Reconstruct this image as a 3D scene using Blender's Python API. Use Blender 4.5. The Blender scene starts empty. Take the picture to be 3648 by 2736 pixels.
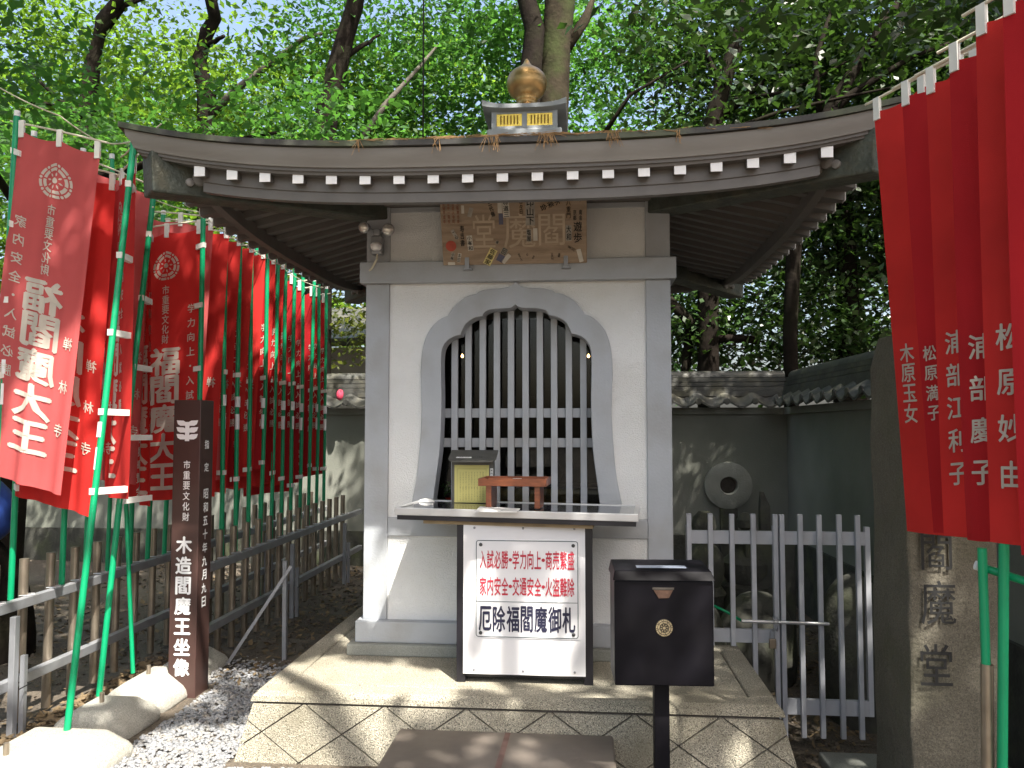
import bpy, bmesh, math, random
import numpy as np
from mathutils import Vector, Matrix
rad = math.radians
random.seed(7)
rng = np.random.default_rng(7)
SC = bpy.context.scene

# ------------------------------------------------------------------ camera
YAW, PIT, EYE, FPX = rad(5.07), rad(3.15), 1.55, 800.0
cam_d = bpy.data.cameras.new("camera")
cam_d.sensor_width = 36.0
cam_d.lens = FPX / 1024 * 36.0
cam_d.clip_end = 400
cam_d.clip_start = 0.05
cam = bpy.data.objects.new("camera", cam_d)
SC.collection.objects.link(cam)
cam.location = (0, 0, EYE)
cam.rotation_euler = (math.pi / 2 + PIT, 0, YAW)
SC.camera = cam

# ------------------------------------------------------------------ sky, sun, exposure
SUN = Vector((0.27, -0.43, 0.83)).normalized()          # towards the sun
world = bpy.data.worlds.new("World")
SC.world = world
world.use_nodes = True
nt = world.node_tree
bg = nt.nodes["Background"]
sky = nt.nodes.new("ShaderNodeTexSky")
sky.sky_type = 'NISHITA'
sky.sun_disc = False
sky.sun_elevation = math.asin(SUN.z)
sky.sun_rotation = math.atan2(SUN.x, SUN.y)
sky.air_density = 1.0
sky.dust_density = 6.0
sky.ozone_density = 0.6
nt.links.new(sky.outputs[0], bg.inputs[0])
bg.inputs[1].default_value = 0.15
sun_d = bpy.data.lights.new("sun", 'SUN')
sun_d.energy = 5.0
sun_d.angle = rad(0.53)
sun_d.color = (1.0, 0.95, 0.86)
sun = bpy.data.objects.new("sun", sun_d)
SC.collection.objects.link(sun)
sun.rotation_euler = SUN.to_track_quat('Z', 'Y').to_euler()
sun.location = (5, -8, 15)
SC.view_settings.view_transform = 'Standard'
SC.view_settings.look = 'None'
SC.view_settings.gamma = 1
SC.view_settings.exposure = 1.5
SC.cycles.use_denoising = True
SC.cycles.max_bounces = 8
SC.cycles.diffuse_bounces = 5
SC.cycles.transparent_max_bounces = 12
SC.cycles.sample_clamp_indirect = 6.0

# ------------------------------------------------------------------ surveying helpers (pixel of the 1024 px photo -> place)
_cy, _sy, _cp, _sp = math.cos(YAW), math.sin(YAW), math.cos(PIT), math.sin(PIT)
def _ray(u, v):
    a = (u - 512) / FPX; b = (384 - v) / FPX
    return Vector((-_sy * _cp + a * _cy + b * _sy * _sp, _cy * _cp + a * _sy - b * _cy * _sp, _sp + b * _cp))
def PY(u, v, Y):
    d = _ray(u, v); k = Y / d.y
    return Vector((d.x * k, Y, EYE + d.z * k))
def PZ(u, v, z):
    d = _ray(u, v); k = (z - EYE) / d.z
    return Vector((d.x * k, d.y * k, z))

# ------------------------------------------------------------------ materials
MATS = {}
def mat(name, col, rough=0.7, var=0.15, scale=8.0, metal=0.0, bump=0.0, bscale=60.0, spec=0.5, dirt=None, dscale=2.0, damt=0.4, emit=None, grain=0.0, gscale=300, trans=None, tw=0.4, stretch=None, coat=0.0):
    if name in MATS: return MATS[name]
    m = bpy.data.materials.new(name); m.use_nodes = True
    n = m.node_tree.nodes; l = m.node_tree.links
    b = n["Principled BSDF"]
    b.inputs["Roughness"].default_value = rough
    b.inputs["Metallic"].default_value = metal
    b.inputs["Specular IOR Level"].default_value = spec
    if coat: b.inputs["Coat Weight"].default_value = coat
    tc = n.new("ShaderNodeTexCoord")
    src = tc.outputs["Object"]
    if stretch:
        mp = n.new("ShaderNodeMapping"); mp.inputs["Scale"].default_value = stretch
        l.new(src, mp.inputs[0]); src = mp.outputs[0]
    def noise(s, det=4):
        t = n.new("ShaderNodeTexNoise"); t.inputs["Scale"].default_value = s; t.inputs["Detail"].default_value = det
        l.new(src, t.inputs["Vector"]); return t.outputs["Fac"]
    def mixc(f, a, c):
        x = n.new("ShaderNodeMix"); x.data_type = 'RGBA'
        l.new(f, x.inputs[0])
        for i, q in ((6, a), (7, c)):
            if isinstance(q, tuple): x.inputs[i].default_value = q
            else: l.new(q, x.inputs[i])
        return x.outputs[2]
    def ramp(f, lo, hi):
        r = n.new("ShaderNodeMapRange"); r.inputs[1].default_value = lo; r.inputs[2].default_value = hi
        l.new(f, r.inputs[0]); return r.outputs[0]
    c4 = lambda c, k=1.0: (min(c[0] * k, 1), min(c[1] * k, 1), min(c[2] * k, 1), 1)
    out = mixc(ramp(noise(scale), 0.3, 0.7), c4(col, 1 - var), c4(col, 1 + var))
    if grain:
        out = mixc(ramp(noise(gscale, 2), 0.35, 0.65), out, mixc(ramp(noise(gscale * 1.7, 1), 0.45, 0.55), c4(col, 1 - grain), c4(col, 1 + grain)))
    if dirt:
        f = n.new("ShaderNodeMath"); f.operation = 'MULTIPLY'; f.inputs[1].default_value = damt
        l.new(ramp(noise(dscale, 6), 0.48, 0.72), f.inputs[0])
        out = mixc(f.outputs[0], out, c4(dirt))
    l.new(out, b.inputs["Base Color"])
    rr = n.new("ShaderNodeMapRange"); rr.inputs[3].default_value = max(rough - 0.1, 0.02); rr.inputs[4].default_value = min(rough + 0.1, 1)
    l.new(noise(scale * 2.3), rr.inputs[0]); l.new(rr.outputs[0], b.inputs["Roughness"])
    if bump:
        bp = n.new("ShaderNodeBump"); bp.inputs["Strength"].default_value = bump; bp.inputs["Distance"].default_value = 0.01
        l.new(noise(bscale, 5), bp.inputs["Height"]); l.new(bp.outputs[0], b.inputs["Normal"])
    if emit:
        b.inputs["Emission Color"].default_value = c4(emit[0]); b.inputs["Emission Strength"].default_value = emit[1]
    if trans:
        t = n.new("ShaderNodeBsdfTranslucent")
        tcx = mixc(ramp(noise(scale), 0.3, 0.7), c4(trans, 1 - var), c4(trans, 1 + var))
        l.new(tcx, t.inputs[0])
        ms = n.new("ShaderNodeMixShader"); ms.inputs[0].default_value = tw
        l.new(b.outputs[0], ms.inputs[1]); l.new(t.outputs[0], ms.inputs[2])
        l.new(ms.outputs[0], n["Material Output"].inputs[0])
    MATS[name] = m
    return m

M_plaster = mat("white_stucco", (.74, .745, .735), .9, .05, 3, bump=.6, bscale=140, dirt=(.50, .48, .42), dscale=1.6, damt=.5)
M_trim = mat("grey_trim_paint", (.39, .41, .435), .65, .05, 4, bump=.15, bscale=90, dirt=(.29, .28, .26), dscale=3.5, damt=.6)
M_eave = mat("grey_brown_eave_paint", (.135, .125, .115), .55, .08, 5, bump=.08, bscale=50, dirt=(.10, .09, .08), dscale=3, damt=.5)
M_fascia = mat("fascia_paint", (.24, .228, .21), .45, .07, 4, bump=.06, bscale=40, dirt=(.15, .13, .11), dscale=2.5, damt=.5, stretch=(.6, .6, 3))
M_raft = mat("white_rafter_end", (.88, .88, .88), .7, .03, 9)
M_copper = mat("dark_copper_roof", (.045, .042, .038), .55, .3, 6, metal=.2, dirt=(.10, .13, .05), dscale=3, damt=.6)
M_bronze = mat("bronze_finial", (.46, .29, .12), .38, .18, 7, metal=.85, dirt=(.16, .1, .05), dscale=5, damt=.6)
M_gold = mat("gilt_panel", (.75, .52, .10), .3, .2, 30, metal=.8)
M_boxgrey = mat("roof_box_grey", (.34, .36, .38), .6, .1, 8, dirt=(.15, .16, .14), dscale=5, damt=.5)
M_black = mat("black_lacquer", (.012, .011, .015), .35, .3, 5)
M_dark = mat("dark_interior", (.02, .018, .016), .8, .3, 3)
M_wood = mat("weathered_plaque_wood", (.36, .27, .19), .75, .15, 6, bump=.25, bscale=30, dirt=(.18, .12, .07), dscale=4, damt=.5, stretch=(1, 1, 9))
M_woodpale = mat("carved_pale_wood", (.50, .40, .29), .8, .1, 12)
M_tray = mat("varnished_tray_wood", (.22, .062, .022), .35, .25, 9, stretch=(2, 8, 8), coat=.3)
M_sand = mat("exposed_aggregate", (.30, .275, .215), .85, .15, 5, bump=.7, bscale=150, grain=.75, gscale=120, dirt=(.13, .115, .075), dscale=2.6, damt=.65)
M_joint = mat("dark_joint", (.07, .06, .05), .95, .2, 20)
M_basegrey = mat("base_stone_grey", (.25, .26, .235), .85, .12, 6, bump=.3, bscale=120, grain=.25, gscale=160, dirt=(.14, .13, .1), dscale=3, damt=.5)
M_conc = mat("pale_concrete", (.33, .32, .28), .9, .15, 7, bump=.6, bscale=60, grain=.3, gscale=120, dirt=(.24, .22, .18), dscale=3, damt=.5)
M_slab = mat("worn_slate_step", (.125, .105, .088), .55, .25, 3, bump=.2, bscale=20, dirt=(.2, .18, .15), dscale=2.2, damt=.7)
M_pillar = mat("rough_granite", (.125, .112, .085), .92, .2, 6, bump=.9, bscale=35, grain=.35, gscale=110, dirt=(.09, .09, .05), dscale=2.5, damt=.7)
M_pillar_side = M_pillar
M_ink = mat("black_ink", (.015, .015, .015), .8, .2, 10)
M_soil = mat("dark_soil", (.085, .068, .05), .95, .4, 3, bump=.8, bscale=25, grain=.5, gscale=60, dirt=(.17, .15, .12), dscale=1.3, damt=.6)
M_gravel = mat("grey_gravel", (.21, .215, .225), .8, .6, 34, grain=.25, gscale=90, dirt=(.30, .26, .20), dscale=21, damt=.7)
M_litter = mat("dry_leaves", (.15, .105, .055), .85, .5, 14)
M_steel = mat("dull_grey_steel", (.33, .34, .36), .45, .08, 9, metal=.5, dirt=(.2, .18, .16), dscale=6, damt=.4)
M_gate = mat("grey_gate_paint", (.42, .43, .46), .5, .06, 7, dirt=(.22, .22, .22), dscale=5, damt=.35)
M_tube = mat("stained_pipe", (.32, .27, .21), .35, .2, 9, metal=.75, dirt=(.14, .1, .07), dscale=7, damt=.6)
M_alu = mat("aluminium_rim", (.62, .62, .62), .35, .05, 9, metal=.6)
M_green = mat("green_plastic_pole", (.0, .28, .115), .4, .08, 6)
M_whitep = mat("white_plastic", (.8, .8, .8), .5, .04, 9)
M_cotton = mat("white_cotton_loop", (.72, .71, .66), .9, .06, 15)
M_rope = mat("cream_rod", (.62, .58, .45), .8, .1, 20)
M_red = mat("red_banner_cloth", (.56, .032, .028), .8, .16, 2.6, bump=.15, bscale=300, trans=(.75, .03, .025), tw=.27, spec=.2)
M_reddeep = mat("deep_red_banner_cloth", (.42, .015, .02), .8, .15, 1.5, bump=.15, bscale=300, trans=(.5, .02, .02), tw=.22, spec=.2)
M_redpale = mat("sun_faded_red_cloth", (.58, .12, .12), .85, .12, 2.0, bump=.15, bscale=300, trans=(.68, .09, .07), tw=.35, spec=.2)
M_print = mat("faded_white_print", (.66, .60, .52), .85, .06, 12, trans=(.60, .50, .42), tw=.3, spec=.2)
M_white = mat("white_letter", (.85, .85, .85), .6, .02, 12)
M_signw = mat("white_sign_enamel", (.80, .79, .80), .35, .02, 4, dirt=(.6, .58, .52), dscale=6, damt=.15)
M_brown = mat("brown_signpost_enamel", (.062, .032, .027), .4, .1, 4, dirt=(.1, .06, .05), dscale=3, damt=.3)
M_redink = mat("red_lettering", (.50, .025, .05), .5, .1, 12)
M_navy = mat("navy_lettering", (.02, .02, .05), .5, .1, 12)
M_yellow = mat("yellow_notice", (.62, .57, .20), .7, .04, 6)
M_paper = mat("white_paper", (.8, .8, .78), .8, .03, 8)
M_brass = mat("old_brass", (.5, .42, .26), .4, .2, 20, metal=.7)
M_glass_lens = mat("lamp_lens", (.75, .72, .66), .12, .2, 30, metal=.5)
M_bark = mat("shade_darkened_bark", (.013, .010, .008), .95, .35, 7, spec=.08, bump=1, bscale=22, dirt=(.022, .024, .012), dscale=3, damt=.5)  # darker than real bark: foliage shade on the trunks put into the colour
M_barkm = mat("mossy_bark", (.032, .026, .017), .95, .35, 6, spec=.1, bump=1, bscale=18, dirt=(.04, .055, .018), dscale=2.5, damt=.9)
M_barkpale = mat("pale_branch_bark", (.085, .075, .06), .9, .3, 9, bump=.6, bscale=25)
M_maple = mat("maple_leaves", (.05, .105, .016), .55, .5, 1.1, trans=(.20, .36, .03), tw=.5, spec=.25)
M_maple2 = mat("deep_maple_leaves", (.035, .095, .02), .55, .45, 1.3, trans=(.10, .27, .035), tw=.45, spec=.25)
M_ever = mat("evergreen_leaves", (.03, .065, .016), .38, .5, 1.2, trans=(.055, .12, .016), tw=.33, spec=.5)
M_olive = mat("olive_leaves", (.06, .075, .02), .5, .5, 1.3, trans=(.2, .24, .04), tw=.4, spec=.3)
M_tile = mat("grey_roof_tile", (.055, .055, .05), .55, .35, 6, bump=.3, bscale=60, dirt=(.13, .12, .08), dscale=5, damt=.7)
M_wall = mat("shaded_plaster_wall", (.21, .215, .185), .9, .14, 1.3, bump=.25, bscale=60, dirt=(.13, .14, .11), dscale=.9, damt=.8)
M_mossst = mat("dark_mossy_stone", (.055, .055, .045), .9, .3, 8, bump=.8, bscale=40, dirt=(.07, .085, .03), dscale=4, damt=.6)
M_hip = mat("patinated_copper_hip", (.075, .085, .07), .6, .3, 12, metal=.3, bump=.8, bscale=45, dirt=(.13, .12, .08), dscale=9, damt=.6)
M_tarp = mat("blue_sheet", (.03, .07, .30), .4, .3, 9)
M_pink = mat("pink_cloth", (.55, .05, .10), .7, .3, 30)
M_cable = mat("black_cable", (.01, .01, .01), .6, .1, 9)
M_needle = mat("dry_needles", (.30, .18, .08), .8, .3, 30)
M_flame = mat("lit_bulb", (1, .7, .35), .5, 0, 1, emit=((1, .5, .18), 5))

def glass_mat():
    m = bpy.data.materials.new("window_glass"); m.use_nodes = True
    n = m.node_tree.nodes; l = m.node_tree.links
    g = n.new("ShaderNodeBsdfGlossy"); g.inputs["Roughness"].default_value = .03; g.inputs[0].default_value = (.9, .9, .9, 1)
    t = n.new("ShaderNodeBsdfTransparent"); t.inputs[0].default_value = (.85, .88, .86, 1)
    ms = n.new("ShaderNodeMixShader"); ms.inputs[0].default_value = .014
    l.new(t.outputs[0], ms.inputs[1]); l.new(g.outputs[0], ms.inputs[2]); l.new(ms.outputs[0], n["Material Output"].inputs[0])
    return m
M_glass = glass_mat()

# ------------------------------------------------------------------ object helpers
def link(o, parent=None):
    SC.collection.objects.link(o)
    if parent is not None: o.parent = parent
    return o
def tag(o, label=None, cat=None, group=None, kind=None):
    if label: o['label'] = label
    if cat: o['category'] = cat
    if group: o['group'] = group
    if kind: o['kind'] = kind
    return o
def empty(name, loc, label, cat, group=None):
    o = bpy.data.objects.new(name, None); o.empty_display_size = .1
    o.location = loc; link(o); return tag(o, label, cat, group)
class MB:
    def __init__(s): s.v = []; s.f = []
    def add(s, vs, fs):
        b = len(s.v); s.v += [tuple(q) for q in vs]; s.f += [tuple(b + i for i in f) for f in fs]; return s
    def box(s, lo, hi, M=None):
        (a, b, c), (d, e, f) = lo, hi
        vs = [Vector(q) for q in ((a, b, c), (d, b, c), (d, e, c), (a, e, c), (a, b, f), (d, b, f), (d, e, f), (a, e, f))]
        if M is not None: vs = [M @ q for q in vs]
        return s.add(vs, [(0, 3, 2, 1), (4, 5, 6, 7), (0, 1, 5, 4), (1, 2, 6, 5), (2, 3, 7, 6), (3, 0, 4, 7)])
    def cb(s, c, sz, M=None):
        return s.box([c[i] - sz[i] / 2 for i in range(3)], [c[i] + sz[i] / 2 for i in range(3)], M)
    def bar(s, p, q, w, h=None):
        p, q = Vector(p), Vector(q); h = h or w; d = (q - p); L = d.length
        M = Matrix.Translation(p) @ d.to_track_quat('Y', 'Z').to_matrix().to_4x4()
        return s.box((-w / 2, 0, -h / 2), (w / 2, L, h / 2), M)
    def tube(s, pts, r, n=10, cap=True):
        pts = [Vector(p) for p in pts]; rs = r if isinstance(r, (list, tuple)) else [r] * len(pts)
        vs = []; fs = []
        for i, p in enumerate(pts):
            t = (pts[min(i + 1, len(pts) - 1)] - pts[max(i - 1, 0)]).normalized()
            a = Vector((0, 0, 1)) if abs(t.z) < .9 else Vector((0, 1, 0))
            x = t.cross(a).normalized(); y = t.cross(x)
            for k in range(n):
                g = 2 * math.pi * k / n
                vs.append(p + (x * math.cos(g) + y * math.sin(g)) * rs[i])
        for i in range(len(pts) - 1):
            for k in range(n):
                fs.append((i * n + k, i * n + (k + 1) % n, (i + 1) * n + (k + 1) % n, (i + 1) * n + k))
        if cap: fs.append(tuple(range(n))); fs.append(tuple((len(pts) - 1) * n + k for k in reversed(range(n))))
        return s.add(vs, fs)
    def lathe(s, prof, c=(0, 0, 0), n=24, M=None):
        vs = []; fs = []
        for r, z in prof:
            for k in range(n):
                g = 2 * math.pi * k / n; q = Vector((c[0] + r * math.cos(g), c[1] + r * math.sin(g), c[2] + z))
                vs.append(M @ q if M is not None else q)
        for i in range(len(prof) - 1):
            for k in range(n): fs.append((i * n + k, i * n + (k + 1) % n, (i + 1) * n + (k + 1) % n, (i + 1) * n + k))
        fs.append(tuple(reversed(range(n)))); fs.append(tuple((len(prof) - 1) * n + k for k in range(n)))
        return s.add(vs, fs)
    def prism(s, poly, fn, t0, t1):
        n = len(poly); vs = [fn(x, y, t0) for x, y in poly] + [fn(x, y, t1) for x, y in poly]
        fs = [tuple(range(n)), tuple(range(2 * n - 1, n - 1, -1))] + [(i, i + n, (i + 1) % n + n, (i + 1) % n) for i in range(n)]
        return s.add(vs, fs)
    def build(s, name, m, parent=None, smooth=False, bevel=0, label=None):
        me = bpy.data.meshes.new(name); me.from_pydata([tuple(q) for q in s.v], [], s.f)
        bm = bmesh.new(); bm.from_mesh(me); bmesh.ops.recalc_face_normals(bm, faces=bm.faces); bm.to_mesh(me); bm.free()
        me.materials.append(m)
        o = bpy.data.objects.new(name, me); link(o, parent)
        if smooth:
            me.polygons.foreach_set("use_smooth", [True] * len(me.polygons))
            if smooth == 'auto': me.set_sharp_from_angle(angle=rad(40))
        if bevel:
            b = o.modifiers.new("bevel", 'BEVEL'); b.width = bevel; b.segments = 2; b.limit_method = 'ANGLE'; b.angle_limit = rad(40)
        if parent is not None:   # keep world placement
            o.matrix_parent_inverse = Matrix.Translation(-parent_world(parent))
        if label: o['label'] = label
        return o
def parent_world(p):
    v = Vector((0, 0, 0))
    while p is not None:
        v = v + p.location - (Vector((0, 0, 0)) if p.parent is None else parent_world(p.parent) if p.type == 'EMPTY' else Vector((0, 0, 0)))
        p = p.parent
    return v
def part(mb, name, m, parent, **k):
    """a mesh given in world coordinates, child of parent; vertices are made local to the top empty's location"""
    root = parent
    while root.parent is not None: root = root.parent
    L = Vector(root.location)
    mb.v = [(q[0] - L.x, q[1] - L.y, q[2] - L.z) for q in mb.v]
    o = mb.build(name, m, None, **k)
    o.parent = parent
    return o
def np_mesh(name, V, Fq, m, smooth=False):
    me = bpy.data.meshes.new(name)
    V = np.asarray(V, dtype=np.float32); Fq = np.asarray(Fq, dtype=np.int32); k = Fq.shape[1]
    me.vertices.add(len(V)); me.vertices.foreach_set("co", V.ravel())
    me.loops.add(Fq.size); me.loops.foreach_set("vertex_index", Fq.ravel())
    me.polygons.add(len(Fq)); me.polygons.foreach_set("loop_start", np.arange(0, Fq.size, k, dtype=np.int32))
    me.polygons.foreach_set("loop_total", np.full(len(Fq), k, dtype=np.int32))
    if smooth: me.polygons.foreach_set("use_smooth", np.ones(len(Fq), dtype=bool))
    me.update(calc_edges=True); me.validate()
    me.materials.append(m)
    return bpy.data.objects.new(name, me)

# ---- glyphs and filled outlines
DG = None
GL = {}
def glyph(ch, bold=.012):
    """(verts, faces) of one character in an em box 0..1, y up"""
    key = (ch, bold)
    if key in GL: return GL[key]
    c = bpy.data.curves.new("glyph", 'FONT'); c.body = ch; c.size = 1; c.resolution_u = 2; c.offset = bold; c.fill_mode = 'FRONT'
    o = bpy.data.objects.new("glyph", c); SC.collection.objects.link(o)
    dg = bpy.context.evaluated_depsgraph_get(); me = bpy.data.meshes.new_from_object(o.evaluated_get(dg))
    vs = [(v.co.x, v.co.y) for v in me.vertices]; fs = [tuple(p.vertices) for p in me.polygons]
    xs = [v[0] for v in vs] or [0, 1]; ys = [v[1] for v in vs] or [0, 1]
    if ch == '・':
        cx, cy = (min(xs) + max(xs)) / 2, (min(ys) + max(ys)) / 2
        vs = [(x - cx + .5, y - cy + .5) for x, y in vs]
    else:
        W, Hh = max(xs) - min(xs), max(ys) - min(ys)
        S = max(W, Hh, .5) * 1.04
        cx, cy = (min(xs) + max(xs)) / 2, (min(ys) + max(ys)) / 2
        vs = [((x - cx) / S + .5, (y - cy) / S + .5) for x, y in vs]
    bpy.data.objects.remove(o); bpy.data.curves.remove(c); bpy.data.meshes.remove(me)
    GL[key] = (vs, fs); return GL[key]
class T2:
    """flat print in (x right, y up)"""
    def __init__(s): s.v = []; s.f = []
    def add(s, vs, fs):
        b = len(s.v); s.v += [(q[0], q[1], q[2] if len(q) > 2 else 0) for q in vs]; s.f += [tuple(b + i for i in f) for f in fs]
    def ch(s, c, cx, cy, w, h, rot=0, bold=.012):
        vs, fs = glyph(c, 0.0); cr, sr = math.cos(rot), math.sin(rot)
        q = [((x - .5) * w, (y - .5) * h) for x, y in vs]
        k = bold
        for L, (ox, oy) in enumerate(((0, 0), (k, 0), (-k, 0), (0, k * .8), (0, -k * .8))):
            if L and k < .004: break
            if L > 2 and k < .012: break
            s.add([(cx + (a + ox * w) * cr - (b + oy * h) * sr, cy + (a + ox * w) * sr + (b + oy * h) * cr, L) for a, b in q], fs)
    def col(s, txt, cx, ytop, w, h, step, rot=0, bold=.012):
        for i, c in enumerate(txt):
            d = (i + .5) * step
            s.ch(c, cx + d * math.sin(rot), ytop - d * math.cos(rot), w, h, rot, bold)
    def row(s, txt, x0, cy, w, h, step, bold=.012, dots=.6):
        x = x0
        for c in txt:
            st = step * (dots if c == '・' else 1)
            s.ch(c, x + st / 2, cy, h * .8 if c == '・' else w, h * .8 if c == '・' else h, 0, bold); x += st
    def rect(s, x0, y0, x1, y1): s.add([(x0, y0), (x1, y0), (x1, y1), (x0, y1)], [(0, 1, 2, 3)])
    def poly(s, pts): s.add(list(pts), [tuple(range(len(pts)))])
    def disc(s, cx, cy, r, n=16): s.poly([(cx + r * math.cos(2 * math.pi * k / n), cy + r * math.sin(2 * math.pi * k / n)) for k in range(n)])
    def arc(s, cx, cy, r0, r1, a0, a1, n=5):
        vs = []
        for k in range(n + 1):
            a = a0 + (a1 - a0) * k / n
            vs += [(cx + r0 * math.cos(a), cy + r0 * math.sin(a)), (cx + r1 * math.cos(a), cy + r1 * math.sin(a))]
        s.add(vs, [(2 * k, 2 * k + 1, 2 * k + 3, 2 * k + 2) for k in range(n)])
    def crest(s, cx, cy, R):
        s.disc(cx, cy, R * .17, 14)
        for k in range(8):
            a = k * math.pi / 4 + .2
            u, v = math.cos(a), math.sin(a)
            P = lambda r, t: (cx + R * (u * r - v * t), cy + R * (v * r + u * t))
            s.poly([P(.25, 0), P(.36, .055), P(.46, .03), P(.5, 0), P(.46, -.03), P(.36, -.055)])
            s.arc(cx, cy, R * .58, R * .76, a + .06, a + math.pi / 4 - .06)
            s.arc(cx, cy, R * .84, R, a + .16, a + math.pi / 4 - .16)
            s.disc(cx + R * .92 * u, cy + R * .92 * v, R * .085, 10)
    def frame(s, x0, y0, x1, y1, t):
        s.rect(x0, y0, x1, y0 + t); s.rect(x0, y1 - t, x1, y1); s.rect(x0, y0 + t, x0 + t, y1 - t); s.rect(x1 - t, y0 + t, x1, y1 - t)
    def mesh(s, fn, name, m, parent, label=None, out=(0, -1, 0)):
        out = Vector(out) * .0003
        mb = MB(); mb.add([Vector(fn(x, y)) + out * L for x, y, L in s.v], s.f)
        root = parent
        while root.parent is not None: root = root.parent
        L = Vector(root.location)
        me = bpy.data.meshes.new(name); me.from_pydata([(q[0] - L.x, q[1] - L.y, q[2] - L.z) for q in mb.v], [], mb.f); me.materials.append(m)
        o = bpy.data.objects.new(name, me); link(o, parent)
        if label: o['label'] = label
        return o
def outline_mesh(loops, depth, bevel=0):
    """filled 2D outline with holes -> verts (x, y, t) and faces"""
    c = bpy.data.curves.new("outline", 'CURVE'); c.dimensions = '2D'; c.fill_mode = 'BOTH'; c.extrude = depth / 2; c.bevel_depth = bevel; c.bevel_resolution = 1
    c.offset = -bevel
    for lp in loops:
        s = c.splines.new('POLY'); s.points.add(len(lp) - 1); s.use_cyclic_u = True
        for i, (x, y) in enumerate(lp): s.points[i].co = (x, y, 0, 1)
    o = bpy.data.objects.new("outline", c); SC.collection.objects.link(o)
    dg = bpy.context.evaluated_depsgraph_get(); me = bpy.data.meshes.new_from_object(o.evaluated_get(dg))
    r = ([tuple(v.co) for v in me.vertices], [tuple(p.vertices) for p in me.polygons])
    bpy.data.objects.remove(o); bpy.data.curves.remove(c); bpy.data.meshes.remove(me)
    return r

# =================================================================== GROUND
def smooth(a, b, x):
    t = min(max((x - a) / (b - a), 0), 1); return t * t * (3 - 2 * t)
def gz(x, y):
    z = -.30 * smooth(.2, 1.15, x)
    z += .012 * math.sin(x * 3.1 + y * 1.7) * math.sin(y * 2.3 - x)
    return z
def ground():
    def axis(lo, hi, n, c):
        t = np.linspace(-1, 1, n); return c + np.sign(t) * (abs(t) ** 3.2) * np.where(t < 0, c - lo, hi - c)
    xs = axis(-60, 60, 190, 0); ys = axis(-50, 90, 190, 5)
    X, Y = np.meshgrid(xs, ys)
    Z = np.vectorize(gz)(X, Y) + rng.normal(0, .004, X.shape) - .004
    V = np.stack([X, Y, Z], -1).reshape(-1, 3); n = 190
    i = np.arange((n - 1) * (n - 1)); r = i // (n - 1); c = i % (n - 1); a = r * n + c
    F = np.stack([a, a + 1, a + n + 1, a + n], 1)
    o = np_mesh("ground", V, F, M_soil, True); link(o); tag(o, kind='structure')
ground()

ICO = None
def pebbles(name, pts, sizes, m, flat=.55):
    g = (1 + 5 ** .5) / 2
    iv = np.array([(-1, g, 0), (1, g, 0), (-1, -g, 0), (1, -g, 0), (0, -1, g), (0, 1, g), (0, -1, -g), (0, 1, -g), (g, 0, -1), (g, 0, 1), (-g, 0, -1), (-g, 0, 1)]) / 1.9
    fi = np.array([(0, 11, 5), (0, 5, 1), (0, 1, 7), (0, 7, 10), (0, 10, 11), (1, 5, 9), (5, 11, 4), (11, 10, 2), (10, 7, 6), (7, 1, 8), (3, 9, 4), (3, 4, 2), (3, 2, 6), (3, 6, 8), (3, 8, 9), (4, 9, 5), (2, 4, 11), (6, 2, 10), (8, 6, 7), (9, 8, 1)])
    n = len(pts)
    a = rng.uniform(0, 2 * np.pi, n); ca, sa = np.cos(a), np.sin(a)
    V = iv[None] * np.stack([sizes * rng.uniform(.8, 1.4, n), sizes, sizes * rng.uniform(flat * .7, flat * 1.3, n)], 1)[:, None]
    V = V * rng.uniform(.85, 1.15, V.shape)
    x = V[..., 0] * ca[:, None] - V[..., 1] * sa[:, None]; y = V[..., 0] * sa[:, None] + V[..., 1] * ca[:, None]
    tl = rng.normal(0, .25, n)[:, None]
    V = np.stack([x, y, V[..., 2] + x * tl], -1) + np.asarray(pts)[:, None]
    F = fi[None] + (np.arange(n) * 12)[:, None, None]
    o = np_mesh(name, V.reshape(-1, 3), F.reshape(-1, 3), m, True); link(o); return o
# gravel bed in front of and left of the platform
gp = []
while len(gp) < 15000:
    x = random.uniform(-2.45, .1); y = random.uniform(2.3, 5.4)
    if x > -1.66 and y > 3.62: continue
    if x > -.9 and y > 2.6: continue
    if x < -2.2 and y < 4.75: continue
    dens = smooth(5.35, 4.6, y) * smooth(-2.45, -2.05, x + (y - 3.5) * .05) if y > 4.6 or x < -2.0 else 1
    if random.random() < dens: gp.append((x, y, gz(x, y) + random.uniform(0, .012)))
o = pebbles("gravel", np.array(gp), rng.uniform(.006, .016, len(gp)), M_gravel); tag(o, "grey and white pebble gravel around the stone platform", "gravel", kind='stuff')
# leaf litter
def litter(name, boxes, n, label):
    C = []
    for _ in range(n):
        b = random.choice(boxes); x = random.uniform(b[0], b[1]); y = random.uniform(b[2], b[3]); C.append((x, y, gz(x, y) + .004 + random.uniform(0, .012)))
    C = np.array(C); s = rng.uniform(.012, .035, len(C)); a = rng.uniform(0, 6.28, len(C)); w = s * rng.uniform(.35, .7, len(C))
    ux = np.stack([np.cos(a), np.sin(a), rng.normal(0, .3, len(C))], 1); vx = np.stack([-np.sin(a), np.cos(a), rng.normal(0, .3, len(C))], 1)
    V = np.stack([C - ux * s[:, None], C - vx * w[:, None], C + ux * s[:, None], C + vx * w[:, None]], 1).reshape(-1, 3)
    V[:, 2] = np.maximum(V[:, 2], np.vectorize(gz)(V[:, 0], V[:, 1]) + .001)
    F = np.arange(len(V)).reshape(-1, 4)
    o = np_mesh(name, V, F, M_litter); link(o); tag(o, label, "fallen leaves", kind='stuff')
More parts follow.
